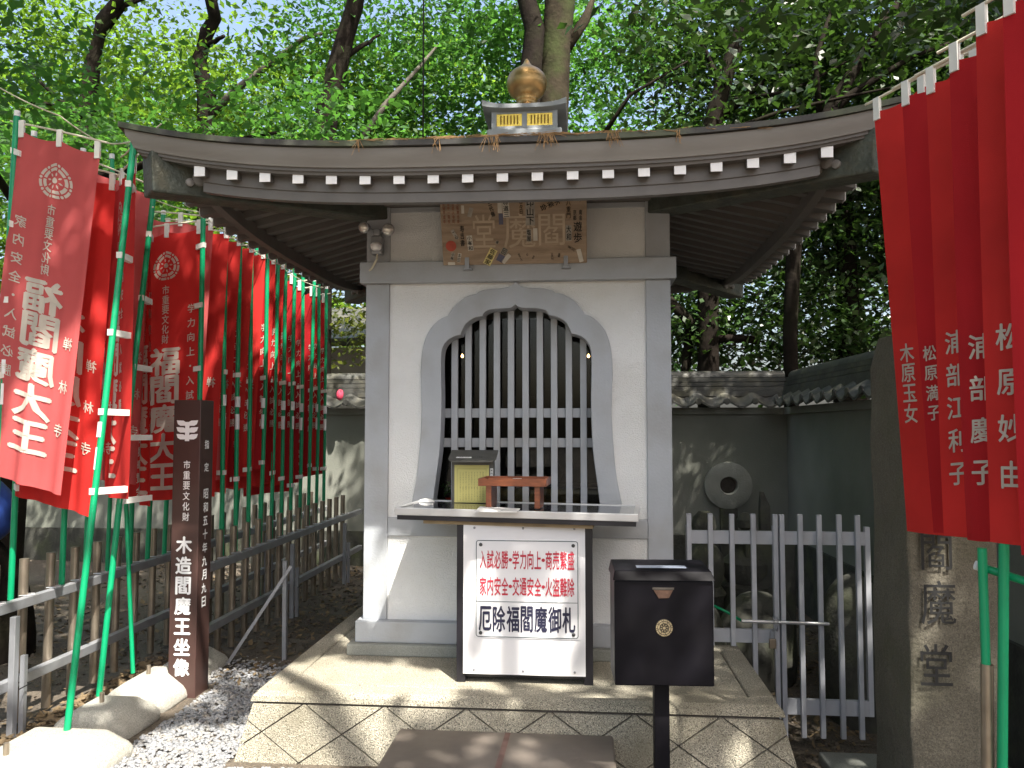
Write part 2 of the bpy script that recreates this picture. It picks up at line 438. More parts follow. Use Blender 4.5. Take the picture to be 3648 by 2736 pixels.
litter("leaf_litter", [(-2.9, -1.6, 4.7, 8.9), (-5, -2.7, 3.2, 8.9), (-2.9, -2.65, 3.0, 5.2), (.95, 2.2, 3.6, 8.8)], 5200, "dry brown fallen leaves scattered over the dark soil")
# larger soil crumbs
cp_ = [(random.uniform(-4.8, -1.65), random.uniform(4.6, 8.9)) for _ in range(1500)] + [(random.uniform(.9, 2.2), random.uniform(3.5, 8.8)) for _ in range(700)]
cp_ = [(x, y, gz(x, y)) for x, y in cp_]
o = pebbles("soil_crumbs", np.array(cp_), rng.uniform(.008, .022, len(cp_)), M_soil); tag(o, "crumbs of dark earth behind the fence", "soil", kind='stuff')

# =================================================================== STONE PLATFORM
CX, CYR = -.378, 5.35
plat = empty("stone_platform", (-.34, 3.75, 0), "pebble-dashed stone platform with diamond joints carrying the white shrine hut", "platform")
XL, XR, YF, ZT, ZJ = -1.575, .89, 3.80, .29, .245
BAT = .25
mb = MB()
def plank(x0, x1, y0, y1, z0, z1, b, mbx):
    vs = [(x0 - b, y0 - b, z0), (x1 + b, y0 - b, z0), (x1 + b, y1, z0), (x0 - b, y1, z0), (x0, y0, z1), (x1, y0, z1), (x1, y1, z1), (x0, y1, z1)]
    mbx.add(vs, [(0, 3, 2, 1), (4, 5, 6, 7), (0, 1, 5, 4), (1, 2, 6, 5), (2, 3, 7, 6), (3, 0, 4, 7)])
# core (joint colour shows between tiles)
hb = .57
YS = YF - .03
mb.add([(XL + .02 - BAT * hb, YS + .012 - BAT * hb, ZJ - hb), (XR - .02 + BAT * hb, YS + .012 - BAT * hb, ZJ - hb), (XR - .02 + BAT * hb, 4.83, ZJ - hb), (XL + .02 - BAT * hb, 4.83, ZJ - hb),
        (XL + .012, YS + .012, ZJ - .004), (XR - .012, YS + .012, ZJ - .004), (XR - .012, 4.82, ZJ - .004), (XL + .012, 4.82, ZJ - .004)],
       [(0, 3, 2, 1), (4, 5, 6, 7), (0, 1, 5, 4), (1, 2, 6, 5), (2, 3, 7, 6), (3, 0, 4, 7)])
mb.box((XL + .02, 4.84, -.3), (.6, 6.7, ZJ - .003))
part(mb, "core", M_joint, plat)
# top slabs with joints
def slab(x0, x1, y0, y1, z1=ZT, z0=ZJ + .003):
    m_ = MB(); m_.box((x0, y0, z0), (x1, y1, z1)); return part(m_, "slab", M_sand, plat, bevel=.012)
J = .004
m_ = MB(); m_.add([(XL - .012, YF - .03, ZJ + .004), (XR + .012, YF - .03, ZJ + .004), (XR + .012, YF + .11, ZJ + .004), (XL - .012, YF + .11, ZJ + .004), (XL + .01, YF + .012, ZT), (XR - .01, YF + .012, ZT), (XR - .01, YF + .11, ZT), (XL + .01, YF + .11, ZT),
       (XL - .006, YF - .022, ZT - .018), (XR + .006, YF - .022, ZT - .018)],
      [(0, 3, 2, 1), (4, 5, 6, 7), (0, 1, 9, 8), (8, 9, 5, 4), (1, 2, 6, 5, 9), (2, 3, 7, 6), (3, 0, 8, 4, 7)])
part(m_, "slab", M_sand, plat)
slab(XL, XL + .12, YF + .11 + J, 6.7)
slab(XR - .12, XR, YF + .11 + J, 4.72)
slab(XL + .12 + J, XR - .12 - J, YF + .11 + J, 4.72)
slab(XL + .12 + J, XR, 4.72 + J, 4.83)
slab(XL + .12 + J, .6, 4.83 + J, 6.7)
# diamond tiles on the battered front
def clip(poly, f):
    out = []
    for i, p in enumerate(poly):
        q = poly[(i + 1) % len(poly)]; a, b = f(p), f(q)
        if a >= 0: out.append(p)
        if (a >= 0) != (b >= 0):
            t = a / (a - b); out.append((p[0] + (q[0] - p[0]) * t, p[1] + (q[1] - p[1]) * t))
    return out
def shrink(poly, g):
    A = sum(poly[i][0] * poly[(i + 1) % len(poly)][1] - poly[(i + 1) % len(poly)][0] * poly[i][1] for i in range(len(poly)))
    if A < 0: poly = poly[::-1]
    n = len(poly); L = []
    for i in range(n):
        p, q = poly[i], poly[(i + 1) % n]; d = math.hypot(q[0] - p[0], q[1] - p[1]) or 1
        nx, ny = -(q[1] - p[1]) / d, (q[0] - p[0]) / d; L.append((p[0] + nx * g, p[1] + ny * g, q[0] - p[0], q[1] - p[1]))
    out = []
    for i in range(n):
        x1, y1, a, b = L[i - 1]; x2, y2, c, d = L[i]; den = a * d - b * c
        if abs(den) < 1e-9: out.append((x2, y2)); continue
        t = ((x2 - x1) * d - (y2 - y1) * c) / den; out.append((x1 + a * t, y1 + b * t))
    return out
def face_pt(x, v, t):     # v = depth below joint, t = outwards
    return (x, YS - BAT * v - t, ZJ - v)
PX_, PH_ = .194, .125
x_ap = PZ(301.7, 706, .245).x
for i in range(-3, 16):
    for j in range(0, 6):
        if (i + j) % 2: continue
        cx = x_ap + (i + 1) * PX_; cy = j * PH_
        poly = [(cx - PX_, cy), (cx, cy - PH_), (cx + PX_, cy), (cx, cy + PH_)]
        poly = clip(poly, lambda p: p[1] - .004); 
        if len(poly) < 3: continue
        poly = clip(poly, lambda p: .54 - p[1])
        if len(poly) < 3: continue
        poly = clip(poly, lambda p: p[0] - (XL - BAT * p[1]))
        if len(poly) < 3: continue
        poly = clip(poly, lambda p: (XR + BAT * p[1]) - p[0])
        if len(poly) < 3: continue
        area = abs(sum(poly[k][0] * poly[(k + 1) % len(poly)][1] - poly[(k + 1) % len(poly)][0] * poly[k][1] for k in range(len(poly)))) / 2
        if area < .001: continue
        poly = shrink(poly, .0034)
        m_ = MB(); m_.prism(poly, face_pt, -.01, .002 + random.uniform(0, .0015)); part(m_, "tile", M_sand, plat)

# step slab in front
st = empty("step_stone", (-.36, 3.4, 0), "worn dark stone step in front of the platform with a faded red stripe", "step")
m_ = MB(); m_.box((-.855, 2.9, -.1), (.13, 3.735, .16)); part(m_, "block", M_slab, st, bevel=.012)
a = PZ(508, 733, .162); b = PZ(497, 768, .162)
m_ = MB(); m_.add([(a.x - .012, a.y, .164), (a.x + .012, a.y, .164), (b.x + .014, b.y - .3, .164), (b.x - .014, b.y - .3, .164)], [(0, 1, 2, 3)])
part(m_, "red_stripe", mat("faded_red_stripe", (.15, .085, .07), .7, .3, 12), st)

# slab of stone on the right ground
m_ = MB(); m_.box((1.30, 3.9, -.36), (1.72, 4.72, -.255)); o = m_.build("paving_slab", M_basegrey, bevel=.015)
tag(o, "low grey stone slab on the soil in front of the right gate leaf", "paving slab")

# =================================================================== SHRINE HUT
HX0, HX1, HY0, HY1 = -1.247, .491, 4.50, 6.20
hut = empty("shrine_hut", (CX, 5.35, ZT), "small white shrine hut with upswept grey roof, bell-shaped barred window and bronze finial", "shrine")
def hp(mb, name, m, parent=None, **k): return part(mb, name, m, parent or hut, **k)
hp(MB().box((HX0 - .068, HY0 - .085, ZT), (HX1 + .068, HY1 + .08, .353)), "base_stone", M_basegrey, bevel=.008)
hp(MB().box((HX0 - .032, HY0 - .045, .353), (HX1 + .032, HY1 + .04, .470)), "sill", M_trim, bevel=.006)
PW = .137
for x in (HX0, HX1 - PW):
    for y in (HY0, HY1 - PW):
        hp(MB().box((x, y, .470), (x + PW, y + PW, 2.381)), "post", M_trim, bevel=.004)
        hp(MB().box((x, y + .004, 2.505), (x + PW, y + PW, 2.83)), "post", M_trim, bevel=.004)
IX0, IX1 = HX0 + PW, HX1 - PW
hp(MB().box((IX0, HY0 + .006, .938), (IX1, HY0 + .13, 1.042)), "rail", M_trim, bevel=.004)
hp(MB().box((IX0, HY0 + .018, .470), (IX1, HY0 + .12, .938)), "panel", M_plaster)
hp(MB().box((HX0 - .03, HY0 - .035, 2.381), (HX1 + .03, HY0 + PW + .01, 2.503)), "lintel", M_trim, bevel=.006)
hp(MB().box((HX0 - .028, HY1 - PW, 2.381), (HX1 + .028, HY1 + .03, 2.503)), "lintel", M_trim, bevel=.006)
for x in (HX0 - .028, HX1 - PW + .02):
    hp(MB().box((x, HY0 + PW + .012, 2.382), (x + PW + .01, HY1 - PW - .002, 2.502)), "lintel", M_trim, bevel=.006)
hp(MB().box((IX0, HY0 + .022, 2.503), (IX1, HY0 + .12, 2.80)), "panel", M_plaster)
hp(MB().box((IX0, HY0 + .014, 2.80), (IX1, HY0 + .125, 2.83)), "rail", M_trim, bevel=.003)
hp(MB().box((HX0 - .16, HY0 - .02, 2.83), (HX1 + .16, HY0 + .13, 2.95)), "beam", M_eave, bevel=.006)
for x in (HX0, HX1 - .13): hp(MB().box((x, HY0 + .132, 2.83), (x + .13, HY1 + .0, 2.95)), "beam", M_eave)
# side and rear walls
for x0, x1 in ((HX0 + .02, HX0 + .11), (HX1 - .11, HX1 - .02)):
    hp(MB().box((x0, HY0 + PW, .470), (x1, HY1 - PW, 2.381)), "side_wall", M_plaster)
    hp(MB().box((x0, HY0 + PW, 2.503), (x1, HY1 - PW, 2.83)), "side_wall", M_plaster)
hp(MB().box((IX0, HY1 - .11, .470), (IX1, HY1 - .02, 2.83)), "rear_wall", M_plaster)
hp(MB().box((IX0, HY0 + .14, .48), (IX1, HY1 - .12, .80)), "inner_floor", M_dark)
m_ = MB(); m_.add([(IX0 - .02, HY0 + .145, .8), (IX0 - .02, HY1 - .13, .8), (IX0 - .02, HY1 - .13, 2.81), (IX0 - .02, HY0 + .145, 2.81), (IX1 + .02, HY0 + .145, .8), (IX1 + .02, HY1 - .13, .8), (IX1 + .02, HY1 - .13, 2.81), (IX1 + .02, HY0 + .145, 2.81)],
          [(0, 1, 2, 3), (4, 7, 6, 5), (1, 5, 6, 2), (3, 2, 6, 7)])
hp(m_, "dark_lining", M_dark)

# bell-shaped window: outlines measured about the centre line
K = .000871
def outl(pts):
    r = [((x - 812) * K + CX, 2.386 - (y - 15) * K) for x, y in pts]
    l_ = [(2 * CX - x, z) for x, z in reversed(r)]
    if abs(r[0][0] - CX) < 1e-6: l_ = l_[:-1]
    return r + l_
def sm(pts, cusps, k=4):
    """round the pieces between cusps with a quadratic-ish Catmull spline"""
    out = []; segs = []; cur = []
    for i, p in enumerate(pts):
        cur.append(p)
        if i in cusps and len(cur) > 1: segs.append(cur); cur = [p]
    if len(cur) > 1: segs.append(cur)
    for sg in segs:
        for i in range(len(sg) - 1):
            p0 = sg[max(i - 1, 0)]; p1 = sg[i]; p2 = sg[i + 1]; p3 = sg[min(i + 2, len(sg) - 1)]
            for j in range(k):
                t = j / k
                out.append(tuple(.5 * ((2 * p1[a]) + (-p0[a] + p2[a]) * t + (2 * p0[a] - 5 * p1[a] + 4 * p2[a] - p3[a]) * t * t + (-p0[a] + 3 * p1[a] - 3 * p2[a] + p3[a]) * t ** 3) for a in (0, 1)))
    out.append(pts[-1]); return out
OUT = sm([(812, 15), (840, 45), (900, 62), (985, 66), (1045, 80), (1070, 98), (1130, 112), (1200, 160), (1245, 215), (1260, 240), (1320, 268), (1385, 340), (1422, 440), (1436, 580), (1432, 760), (1430, 900), (1440, 1100), (1458, 1290), (1490, 1460), (1500, 1550)], {0, 5, 9})
INN = sm([(812, 172), (845, 192), (905, 196), (965, 200), (1010, 215), (1030, 245), (1080, 255), (1135, 290), (1162, 335), (1172, 365), (1225, 380), (1272, 415), (1297, 470), (1302, 580), (1298, 760), (1300, 930), (1310, 1130), (1335, 1330), (1362, 1550)], {0, 5, 9})
oo, ii = outl(OUT), outl(INN)
zb = 1.043
rect = [(IX0, zb), (IX1, zb), (IX1, 2.38), (IX0, 2.38)]
# wall panel = rectangle minus bell
def ring_between(bell, y0, y1, name, m, inner=None, bevel=0):
    if inner is None:
        # open at the bottom: one polygon running round the bell
        b = [p for p in bell if p[1] > zb]
        # bell list runs from apex down right side, then up the left side
        right = [p for p in b if p[0] >= CX - 1e-6 and True]
        idx = max(i for i, p in enumerate(b) if p[0] >= CX)
        R_ = b[:idx + 1]; L_ = b[idx + 1:]
        R_ = R_ + [(R_[-1][0], zb)]; L_ = [(L_[0][0], zb)] + L_
        loop = [(IX0, zb)] + L_ + R_ + [(IX1, zb), (IX1, 2.387), (IX0, 2.387)]
        loops = [loop]
    else:
        def cut(bl):
            b = [p for p in bl if p[1] > zb]; idx = max(i for i, p in enumerate(b) if p[0] >= CX)
            return [(b[idx + 1][0], zb)] + b[idx + 1:], b[:idx + 1] + [(b[idx][0], zb)]
        oL, oR = cut(bell); iL, iR = cut(inner)
        loops = [oL + oR + list(reversed(iR)) + list(reversed(iL))]
    vs, fs = outline_mesh(loops, y1 - y0, bevel)
    m_ = MB(); m_.add([(x, (y0 + y1) / 2 - t, z) for x, z, t in vs], fs)
    return hp(m_, name, m)
# nudge apex so the white panel keeps a sliver above it
ring_between([(x, min(z, 2.382)) for x, z in oo], HY0 + .02, HY0 + .11, "wall_panel", M_plaster)
ring_between([(x, min(z, 2.379)) for x, z in oo], HY0 - .004, HY0 + .12, "window_frame", M_trim, inner=ii, bevel=.004)
# lattice bars cut to the bell
def bell_top(x):
    best = zb
    n = len(ii)
    for i in range(n):
        (x0, z0), (x1, z1) = ii[i], ii[(i + 1) % n]
        if min(x0, x1) <= x <= max(x0, x1) and abs(x1 - x0) > 1e-9:
            best = max(best, z0 + (z1 - z0) * (x - x0) / (x1 - x0))
    return best
LY = HY0 + .125
for c in (403, 493, 587, 680, 772, 867, 960, 1052, 1147, 1240):
    x = CX + (c - 822) * K * 1.03 + .006
    hp(MB().box((x - .0185, LY, zb - .05), (x + .0185, LY + .03, bell_top(min(max(x, CX - .41), CX + .41)) + .04)), "bar", M_trim, bevel=.002)
for y0, y1 in ((843, 905), (1042, 1103)):
    z1 = 2.386 - (y0 - 15) * K * 1.0; z0 = 2.386 - (y1 - 15) * K * 1.0
    hp(MB().box((CX - .46, LY + .032, z0), (CX + .46, LY + .05, z1)), "cross_rail", M_trim, bevel=.002)
hp(MB().box((CX - .47, LY + .07, .9), (CX + .47, LY + .074, 2.3)), "window_pane", M_glass)
# inside: dim altar, two lit bulbs
alt = empty("altar", (CX, 5.6, .8), "dim altar with gilt cloth and dark figure behind the window bars", "altar")
part(MB().box((CX - .55, 5.45, .802), (CX + .55, 5.85, 1.15)), "table", mat("altar_wood", (.05, .03, .02), .5, .3, 8), alt)
part(MB().box((CX - .35, 5.435, .95), (CX + .35, 5.449, 1.14)), "cloth", mat("altar_brocade", (.16, .10, .03), .6, .5, 25), alt)
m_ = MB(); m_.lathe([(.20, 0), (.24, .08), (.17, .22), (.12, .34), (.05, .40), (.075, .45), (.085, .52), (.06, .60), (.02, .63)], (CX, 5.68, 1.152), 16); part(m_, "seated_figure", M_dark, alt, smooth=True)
for nm, pos, lab in (("left", PY(283.5, 355.5, 5.0), "small glowing bulb seen between the leftmost window bars"), ("right", PY(408.6 + .2, 355.5, 5.0), "")):
    pass
for (u, v), lab in (((462.3, 356.2), "small glowing orange bulb behind the left bars of the window"), ((588.5, 356.2), "small glowing orange bulb behind the right bars of the window")):
    q = PY(u, v, 4.95); lp = empty("altar_lamp", tuple(q), lab, "lamp", "bulbs glowing inside the hut")
    part(MB().lathe([(.001, -.010), (.007, -.007), (.009, 0), (.006, .008), (.001, .016)], q, 10), "bulb", M_flame, lp, smooth=True)
    part(MB().tube([(q.x, q.y, q.z + .012), (q.x, q.y, 2.80)], .0015, 6), "wire", M_black, lp)
q = PY(453, 397 + 105, 4.85)
vase = empty("flower_vase", (q.x, 4.80, .80), "red pot with green sprig behind the bars left of the leaflet box", "vase")
part(MB().lathe([(.045, 0), (.06, .06), (.07, .18), (.055, .27), (.035, .30), (.05, .33)], (q.x + .01, 4.80, .802), 14), "pot", mat("red_pot", (.4, .03, .02), .4, .2, 5), vase, smooth=True)
def leafquads(C, s, up=.5):
    C = np.asarray(C); n = len(C); nrm = rng.normal(0, 1, (n, 3)); nrm[:, 2] = abs(nrm[:, 2]) + up; nrm /= np.linalg.norm(nrm, axis=1)[:, None]
    t = rng.normal(0, 1, (n, 3)); u = np.cross(nrm, t); u /= np.linalg.norm(u, axis=1)[:, None]; v = np.cross(nrm, u)
    s = np.asarray(s)[:, None] * np.ones((n, 1)); w = s * rng.uniform(.38, .6, (n, 1))
    V = np.stack([C - u * s, C - v * w + nrm * w * .35, C + u * s, C + v * w + nrm * w * .35], 1).reshape(-1, 3)
    return V, np.arange(4 * n).reshape(-1, 4)
V, Fq = leafquads(np.array([q.x, 4.80, 1.17]) + rng.normal(0, .03, (60, 3)), rng.uniform(.015, .03, 60))
V = V - np.array(vase.location); o = np_mesh("sprig", V, Fq, M_maple2); link(o, vase)

# ---- roof
RH = 1.80                      # half width at the top edge
def lift(s): return .135 * abs(s) ** 3.2
def edge_pts(half, z, dz=1.0, n=48):
    """closed square ring of (x, y, z) following the upswept eave"""
    P = []
    for side in range(4):
        for k in range(n):
            s = -1 + 2 * k / n; zz = z + lift(s) * dz
            if side == 0: P.append((CX + s * half, CYR - half, zz))
            elif side == 1: P.append((CX + half, CYR + s * half, zz))
            elif side == 2: P.append((CX - s * half, CYR + half, zz))
            else: P.append((CX - half, CYR - s * half, zz))
    return P
def ringband(rings):
    m_ = MB(); n = len(rings[0]); vs = [p for r in rings for p in r]; fs = []
    for i in range(len(rings) - 1):
        for k in range(n): fs.append((i * n + k, i * n + (k + 1) % n, (i + 1) * n + (k + 1) % n, (i + 1) * n + k))
    m_.add(vs, fs); return m_
ZE = 2.868
rings = []
for i in range(15):       # roof skin from the eave up to the box
    t = i / 14; half = RH + .012 - (RH - .24) * t
    z = ZE + .54 * (t * .55 + t * t * .45)
    rings.append(edge_pts(half, z, (1 - t) ** 1.5))
rings = [edge_pts(RH - .02, ZE - .028), edge_pts(RH + .012, ZE - .026)] + rings
roof = ringband(rings); roof = hp(roof, "roof", M_copper, smooth='auto')
def rp(mb, name, m, **k): return part(mb, name, m, roof, **k)
# fascia boards (two steps) and soffit
rp(ringband([edge_pts(RH - .008, ZE - .030), edge_pts(RH - .012, ZE - .060), edge_pts(RH - .030, ZE - .085), edge_pts(RH - .040, ZE - .112), edge_pts(RH - .085, ZE - .114)]), "fascia_board", M_fascia, smooth='auto')
rp(ringband([edge_pts(RH - .050, ZE - .112), edge_pts(RH - .052, ZE - .128), edge_pts(RH - .062, ZE - .130), edge_pts(RH - .066, ZE - .142), edge_pts(RH - .16, ZE - .14, .9)]), "fascia_board", M_eave, smooth='auto')
rp(ringband([edge_pts(RH - .150, ZE - .139, .9), edge_pts(RH - .9, ZE + .075, .05), edge_pts(RH - 1.1, ZE + .08, .0)]), "soffit", M_eave, smooth='auto')
# lower board the rafters pass through
rp(ringband([edge_pts(RH - .215, ZE - .15, .85), edge_pts(RH - .215, ZE - .207, .85), edge_pts(RH - .26, ZE - .207, .85), edge_pts(RH - .26, ZE - .13, .85)]), "eave_purlin", M_eave, smooth='auto')
m_ = MB(); nb = 30      # deep board under the front rafters, between the two hips
for k in range(nb + 1):
    s_ = -.865 + 1.73 * k / nb; lf = lift(s_) * .95; x = CX + s_ * (RH - .12); y = CYR - RH + .122
    m_.v += [(x, y, ZE - .138 + lf), (x, y, ZE - .205 + lf), (x, y + .008, ZE - .208 + lf), (x, y + .009, ZE - .252 + lf), (x, y + .05, ZE - .252 + lf), (x, y + .05, ZE - .13 + lf)]
for k in range(nb):
    for q_ in range(6): m_.f.append((k * 6 + q_, k * 6 + (q_ + 1) % 6, k * 6 + 6 + (q_ + 1) % 6, k * 6 + 6 + q_))
m_.f += [tuple(range(6)), tuple(nb * 6 + q_ for q_ in reversed(range(6)))]
rp(m_, "eave_board", M_eave, smooth='auto')
def raft(sx, side):
    s = sx / (RH - .075); h0 = RH - .075; z0 = ZE - .134 - .026 + lift(s * .97) * .95 + .006
    h1 = max(abs(sx) + .03, .88); z1 = z0 + (h0 - h1) * .27 * (1 - .4 * abs(s))
    a, b = Vector((sx, -h0, z0)), Vector((sx, -h1, z1))
    R = Matrix.Translation((CX, CYR, 0)) @ Matrix.Rotation(side * math.pi / 2, 4, 'Z')
    m1 = MB(); m1.bar(a, b, .052, .052); m1.v = [tuple(R @ Vector(v)) for v in m1.v]
    m2 = MB(); m2.box((sx - .0262, -h0 - .004, z0 - .0262), (sx + .0262, -h0 - .0005, z0 + .0262)); m2.v = [tuple(R @ Vector(v)) for v in m2.v]
    rp(m1, "rafter", M_eave)
    rp(m2, "rafter_tip", M_raft)
for side in range(4):
    for k in range(19): raft((k - 9) * .162 + (.012 if side == 0 else 0), side)
# hip rafters with pale cloud scrolls
for sx, sy in ((-1, -1), (1, -1), (1, 1), (-1, 1)):
    a = Vector((CX + sx * .80, CYR + sy * .80, 2.86)); b = Vector((CX + sx * (RH - .085), CYR + sy * (RH - .085), 2.775))
    rp(MB().bar(a, b, .15, .20), "hip_rafter", M_hip, bevel=.01)
    d = Vector((sx, sy, 0)).normalized(); n_ = Vector((-sy, sx, 0)).normalized()
    for g in (-1, 1):
        c = b - d * .22 + n_ * g * .082
        m_ = MB()
        for (r_, da, dz_) in ((.034, 0, 0), (.024, -.05, -.03), (.02, .045, -.025)):
            M4 = Matrix.Translation(c + d * da + Vector((0, 0, dz_))) @ n_.to_track_quat('Z', 'Y').to_matrix().to_4x4()
            m_.lathe([(r_ * .3, -.012), (r_, -.008), (r_, .008), (r_ * .3, .014)], (0, 0, 0), 12, M4)
        rp(m_, "scroll", M_fascia, smooth='auto')
# box and finial on the apex
BZ = 3.445
fin = MB(); q0 = (CX + .005, 5.35)
rp(MB().box((q0[0] - .245, 5.105, BZ - .08), (q0[0] + .245, 5.595, BZ + .06)), "box_base", M_boxgrey, bevel=.01)
rp(MB().box((q0[0] - .215, 5.135, BZ + .06), (q0[0] + .215, 5.565, BZ + .19)), "box_body", M_black)
for g in (-1, 0, 1): rp(MB().box((q0[0] + g * .2 - .016, 5.121, BZ + .062), (q0[0] + g * .2 + .016, 5.134, BZ + .183)), "box_stile", M_boxgrey)
for z in (BZ + .061, BZ + .164): rp(MB().box((q0[0] - .217, 5.124, z), (q0[0] + .217, 5.1345, z + .021)), "box_rail", M_boxgrey)
for g in (-1, 1):
    cx = q0[0] + g * .1
    gm = rp(MB().box((cx - .083, 5.1265, BZ + .083), (cx + .083, 5.1335, BZ + .163)), "gilt_panel", M_gold)
    m_ = MB()
    for k in range(6): m_.tube([(cx - .055 + k * .022, 5.124, BZ + .095), (cx - .055 + k * .022, 5.124, BZ + .152)], .0045, 6)
    rp(m_, "gilt_fluting", mat("dark_gilt", (.25, .15, .03), .4, .2, 20, metal=.7))
def tray_ring(h, z, up): 
    P = []
    for side in range(4):
        for k in range(12):
            s = -1 + 2 * k / 12; zz = z + up * abs(s) ** 4
            P.append({0: (q0[0] + s * h, 5.35 - h, zz), 1: (q0[0] + h, 5.35 + s * h, zz), 2: (q0[0] - s * h, 5.35 + h, zz), 3: (q0[0] - h, 5.35 - s * h, zz)}[side])
    return P
rp(ringband([tray_ring(.20, BZ + .175, 0), tray_ring(.25, BZ + .178, .006), tray_ring(.274, BZ + .186, .02), tray_ring(.276, BZ + .212, .032), tray_ring(.25, BZ + .214, .025), tray_ring(.02, BZ + .21, 0)]), "box_tray", M_boxgrey, smooth='auto')
prof = [(.148, 0), (.145, .01), (.125, .03), (.095, .05), (.082, .058), (.078, .075), (.070, .085), (.066, .10), (.072, .112), (.076, .118), (.070, .126), (.085, .135), (.115, .155), (.134, .185), (.1405, .215), (.137, .245), (.124, .272), (.098, .295), (.068, .312), (.040, .328), (.024, .345), (.016, .36), (.008, .372), (.001, .374)]
rp(MB().lathe([(r_ * .985, z * 1.14) for r_, z in prof], (q0[0], 5.35, BZ + .209), 32), "finial", M_bronze, smooth=True)
# straw and needles along the gutter edge
m_ = MB()
for _ in range(420):
    x = random.triangular(-1.3, .8, -.2); y = CYR - RH - .012 + random.uniform(-.006, .06); a = random.uniform(-.6, .6) if random.random() < .9 else random.uniform(-1.5, 1.5)
    L = random.uniform(.03, .09); z = ZE + .006 + random.uniform(0, .008) + (y - CYR + RH) * .2
    p = Vector((x, y, z)); q = p + Vector((math.cos(a) * L, math.sin(a) * L * .3 - .004, random.uniform(-.012, .006)))
    m_.bar(p, q, .0016)
for x0 in (-1.02, -.66, -.42, -.39, -.18, -.16, -.14, .12, .15, .42):
    for _ in range(7):
        x = x0 + random.uniform(-.015, .015); y = CYR - RH - .016; L = random.uniform(.03, .075)
        m_.bar((x, y, ZE + .004), (x + random.uniform(-.03, .03), y - .006, ZE - L), .0017)
o = m_.build("pine_needles", M_needle); tag(o, "dry pine needles and straw caught on the front roof edge", "pine needles", kind='stuff')

# ---- twin floodlight
q = PY(379, 244, 4.49)
fl = empty("twin_floodlight", (q.x, 4.49, q.z), "grey twin-lens floodlight fixed high on the left front post", "floodlight")
part(MB().box((q.x - .038, 4.44, q.z - .07), (q.x + .03, 4.502, q.z + .04)), "housing", M_steel, fl, bevel=.012)
part(MB().box((q.x - .02, 4.42, q.z + .035), (q.x + .022, 4.47, q.z + .075)), "bracket", M_steel, fl, bevel=.008)
part(MB().lathe([(.02, -.03), (.03, -.02), (.034, 0), (.02, .012)], (q.x - .0, 4.425, q.z - .02), 14), "sensor", M_whitep, fl, smooth=True)
part(MB().tube([(q.x, 4.46, q.z - .05), (q.x, 4.44, q.z - .10), (q.x - .03, 4.45, q.z - .15), (q.x - .06, 4.48, q.z - .165)], .006, 6), "cable", M_rope, fl)
for (u, v, rr_) in ((363.8, 227.6, .031), (388.3, 229.5, .034)):
    c = PY(u, v, 4.40); n_ = Vector((-.25 if u < 370 else .25, -1, -.25)).normalized()
    M4 = Matrix.Translation(c) @ n_.to_track_quat('Z', 'Y').to_matrix().to_4x4()
    ld = part(MB().lathe([(.008, -.05), (rr_ * .8, -.035), (rr_ * 1.05, -.004), (rr_ * 1.05, .004), (rr_ * .95, .006)], (0, 0, 0), 18, M4), "lamp_head", M_steel, fl, smooth='auto')
    part(MB().lathe([(rr_ * .96, .004), (rr_ * .8, .012), (rr_ * .4, .017), (.001, .019)], (0, 0, 0), 18, M4), "lens", M_glass_lens, ld, smooth=True)
    part(MB().tube([tuple(c - n_ * .045), (q.x, 4.45, q.z + .055)], .008, 8), "arm", M_steel, fl)

# ---- name plaque
pa, pb, pc = PY(439.4, 198.5, 4.31), PY(586.7, 198.5, 4.31), PY(443.4, 265.5, 4.445)
PWd = pb.x - pa.x; pz1 = pa.z; pz0 = pc.z
slope = (4.445 - 4.31)
PH2 = math.hypot(pz1 - pz0, slope)
def plq(x, y, t=0):     # x,y from lower-left corner of the plaque face
    f = y / PH2
    nrm = Vector((0, -(pz1 - pz0), -slope)).normalized()
    return Vector((pa.x + x, 4.445 - slope * f, pz0 + (pz1 - pz0) * f)) + nrm * t
plaque = empty("name_plaque", tuple(plq(PWd / 2, 0)), "weathered wooden plaque covered in pilgrim stickers, tilted out above the window", "plaque")
m_ = MB(); m_.prism([(0, 0), (PWd, 0), (PWd, PH2), (0, PH2)], lambda x, y, t: plq(x, y, t), -.03, 0); part(m_, "board", M_wood, plaque, bevel=.004)
SX, SY = PWd / 2040., PH2 / 920.
def pl(x, y): return ((x - 95) * SX, PH2 - (y - 105) * SY)
def relief(draw, name, m, t=.0015, depth=0, parent=plaque):
    T = T2(); draw(T); return T.mesh(lambda x, y: plq(x, y, t), name, m, parent)
def d_main(T):
    for c, x, y, w, h in (("堂", 700, 560, 330, 470), ("魔", 1200, 560, 460, 500), ("閻", 1650, 560, 400, 440)):
        X, Y = pl(x, y); T.ch(c, X, Y, w * SX, h * SY, 0, .004)
relief(d_main, "carved_lettering", M_woodpale, .002)
def stk(x, y, w, h, rot, m, txt="", tm=M_ink, tw=.8, label=None):
    X, Y = pl(x, y); w *= SX; h *= SY; r = -rot
    cr, sr = math.cos(r), math.sin(r); T = T2()
    T.poly([(X + a * cr - b * sr, Y + a * sr + b * cr) for a, b in ((-w / 2, -h / 2), (w / 2, -h / 2), (w / 2, h / 2), (-w / 2, h / 2))])
    s_ = T.mesh(lambda p, q_: plq(p, q_, .003), "sticker", m, plaque, label) if m is not None else plaque
    if txt:
        T = T2(); n = len(txt); st_ = h / n
        for i, c in enumerate(txt):
            d = h / 2 - (i + .5) * st_
            T.ch(c, X - d * sr, Y + d * cr, w * tw, min(st_ * .92, w * 1.6), r, .014)
        T.mesh(lambda p, q_: plq(p, q_, .0042), "sticker_lettering", tm, s_)
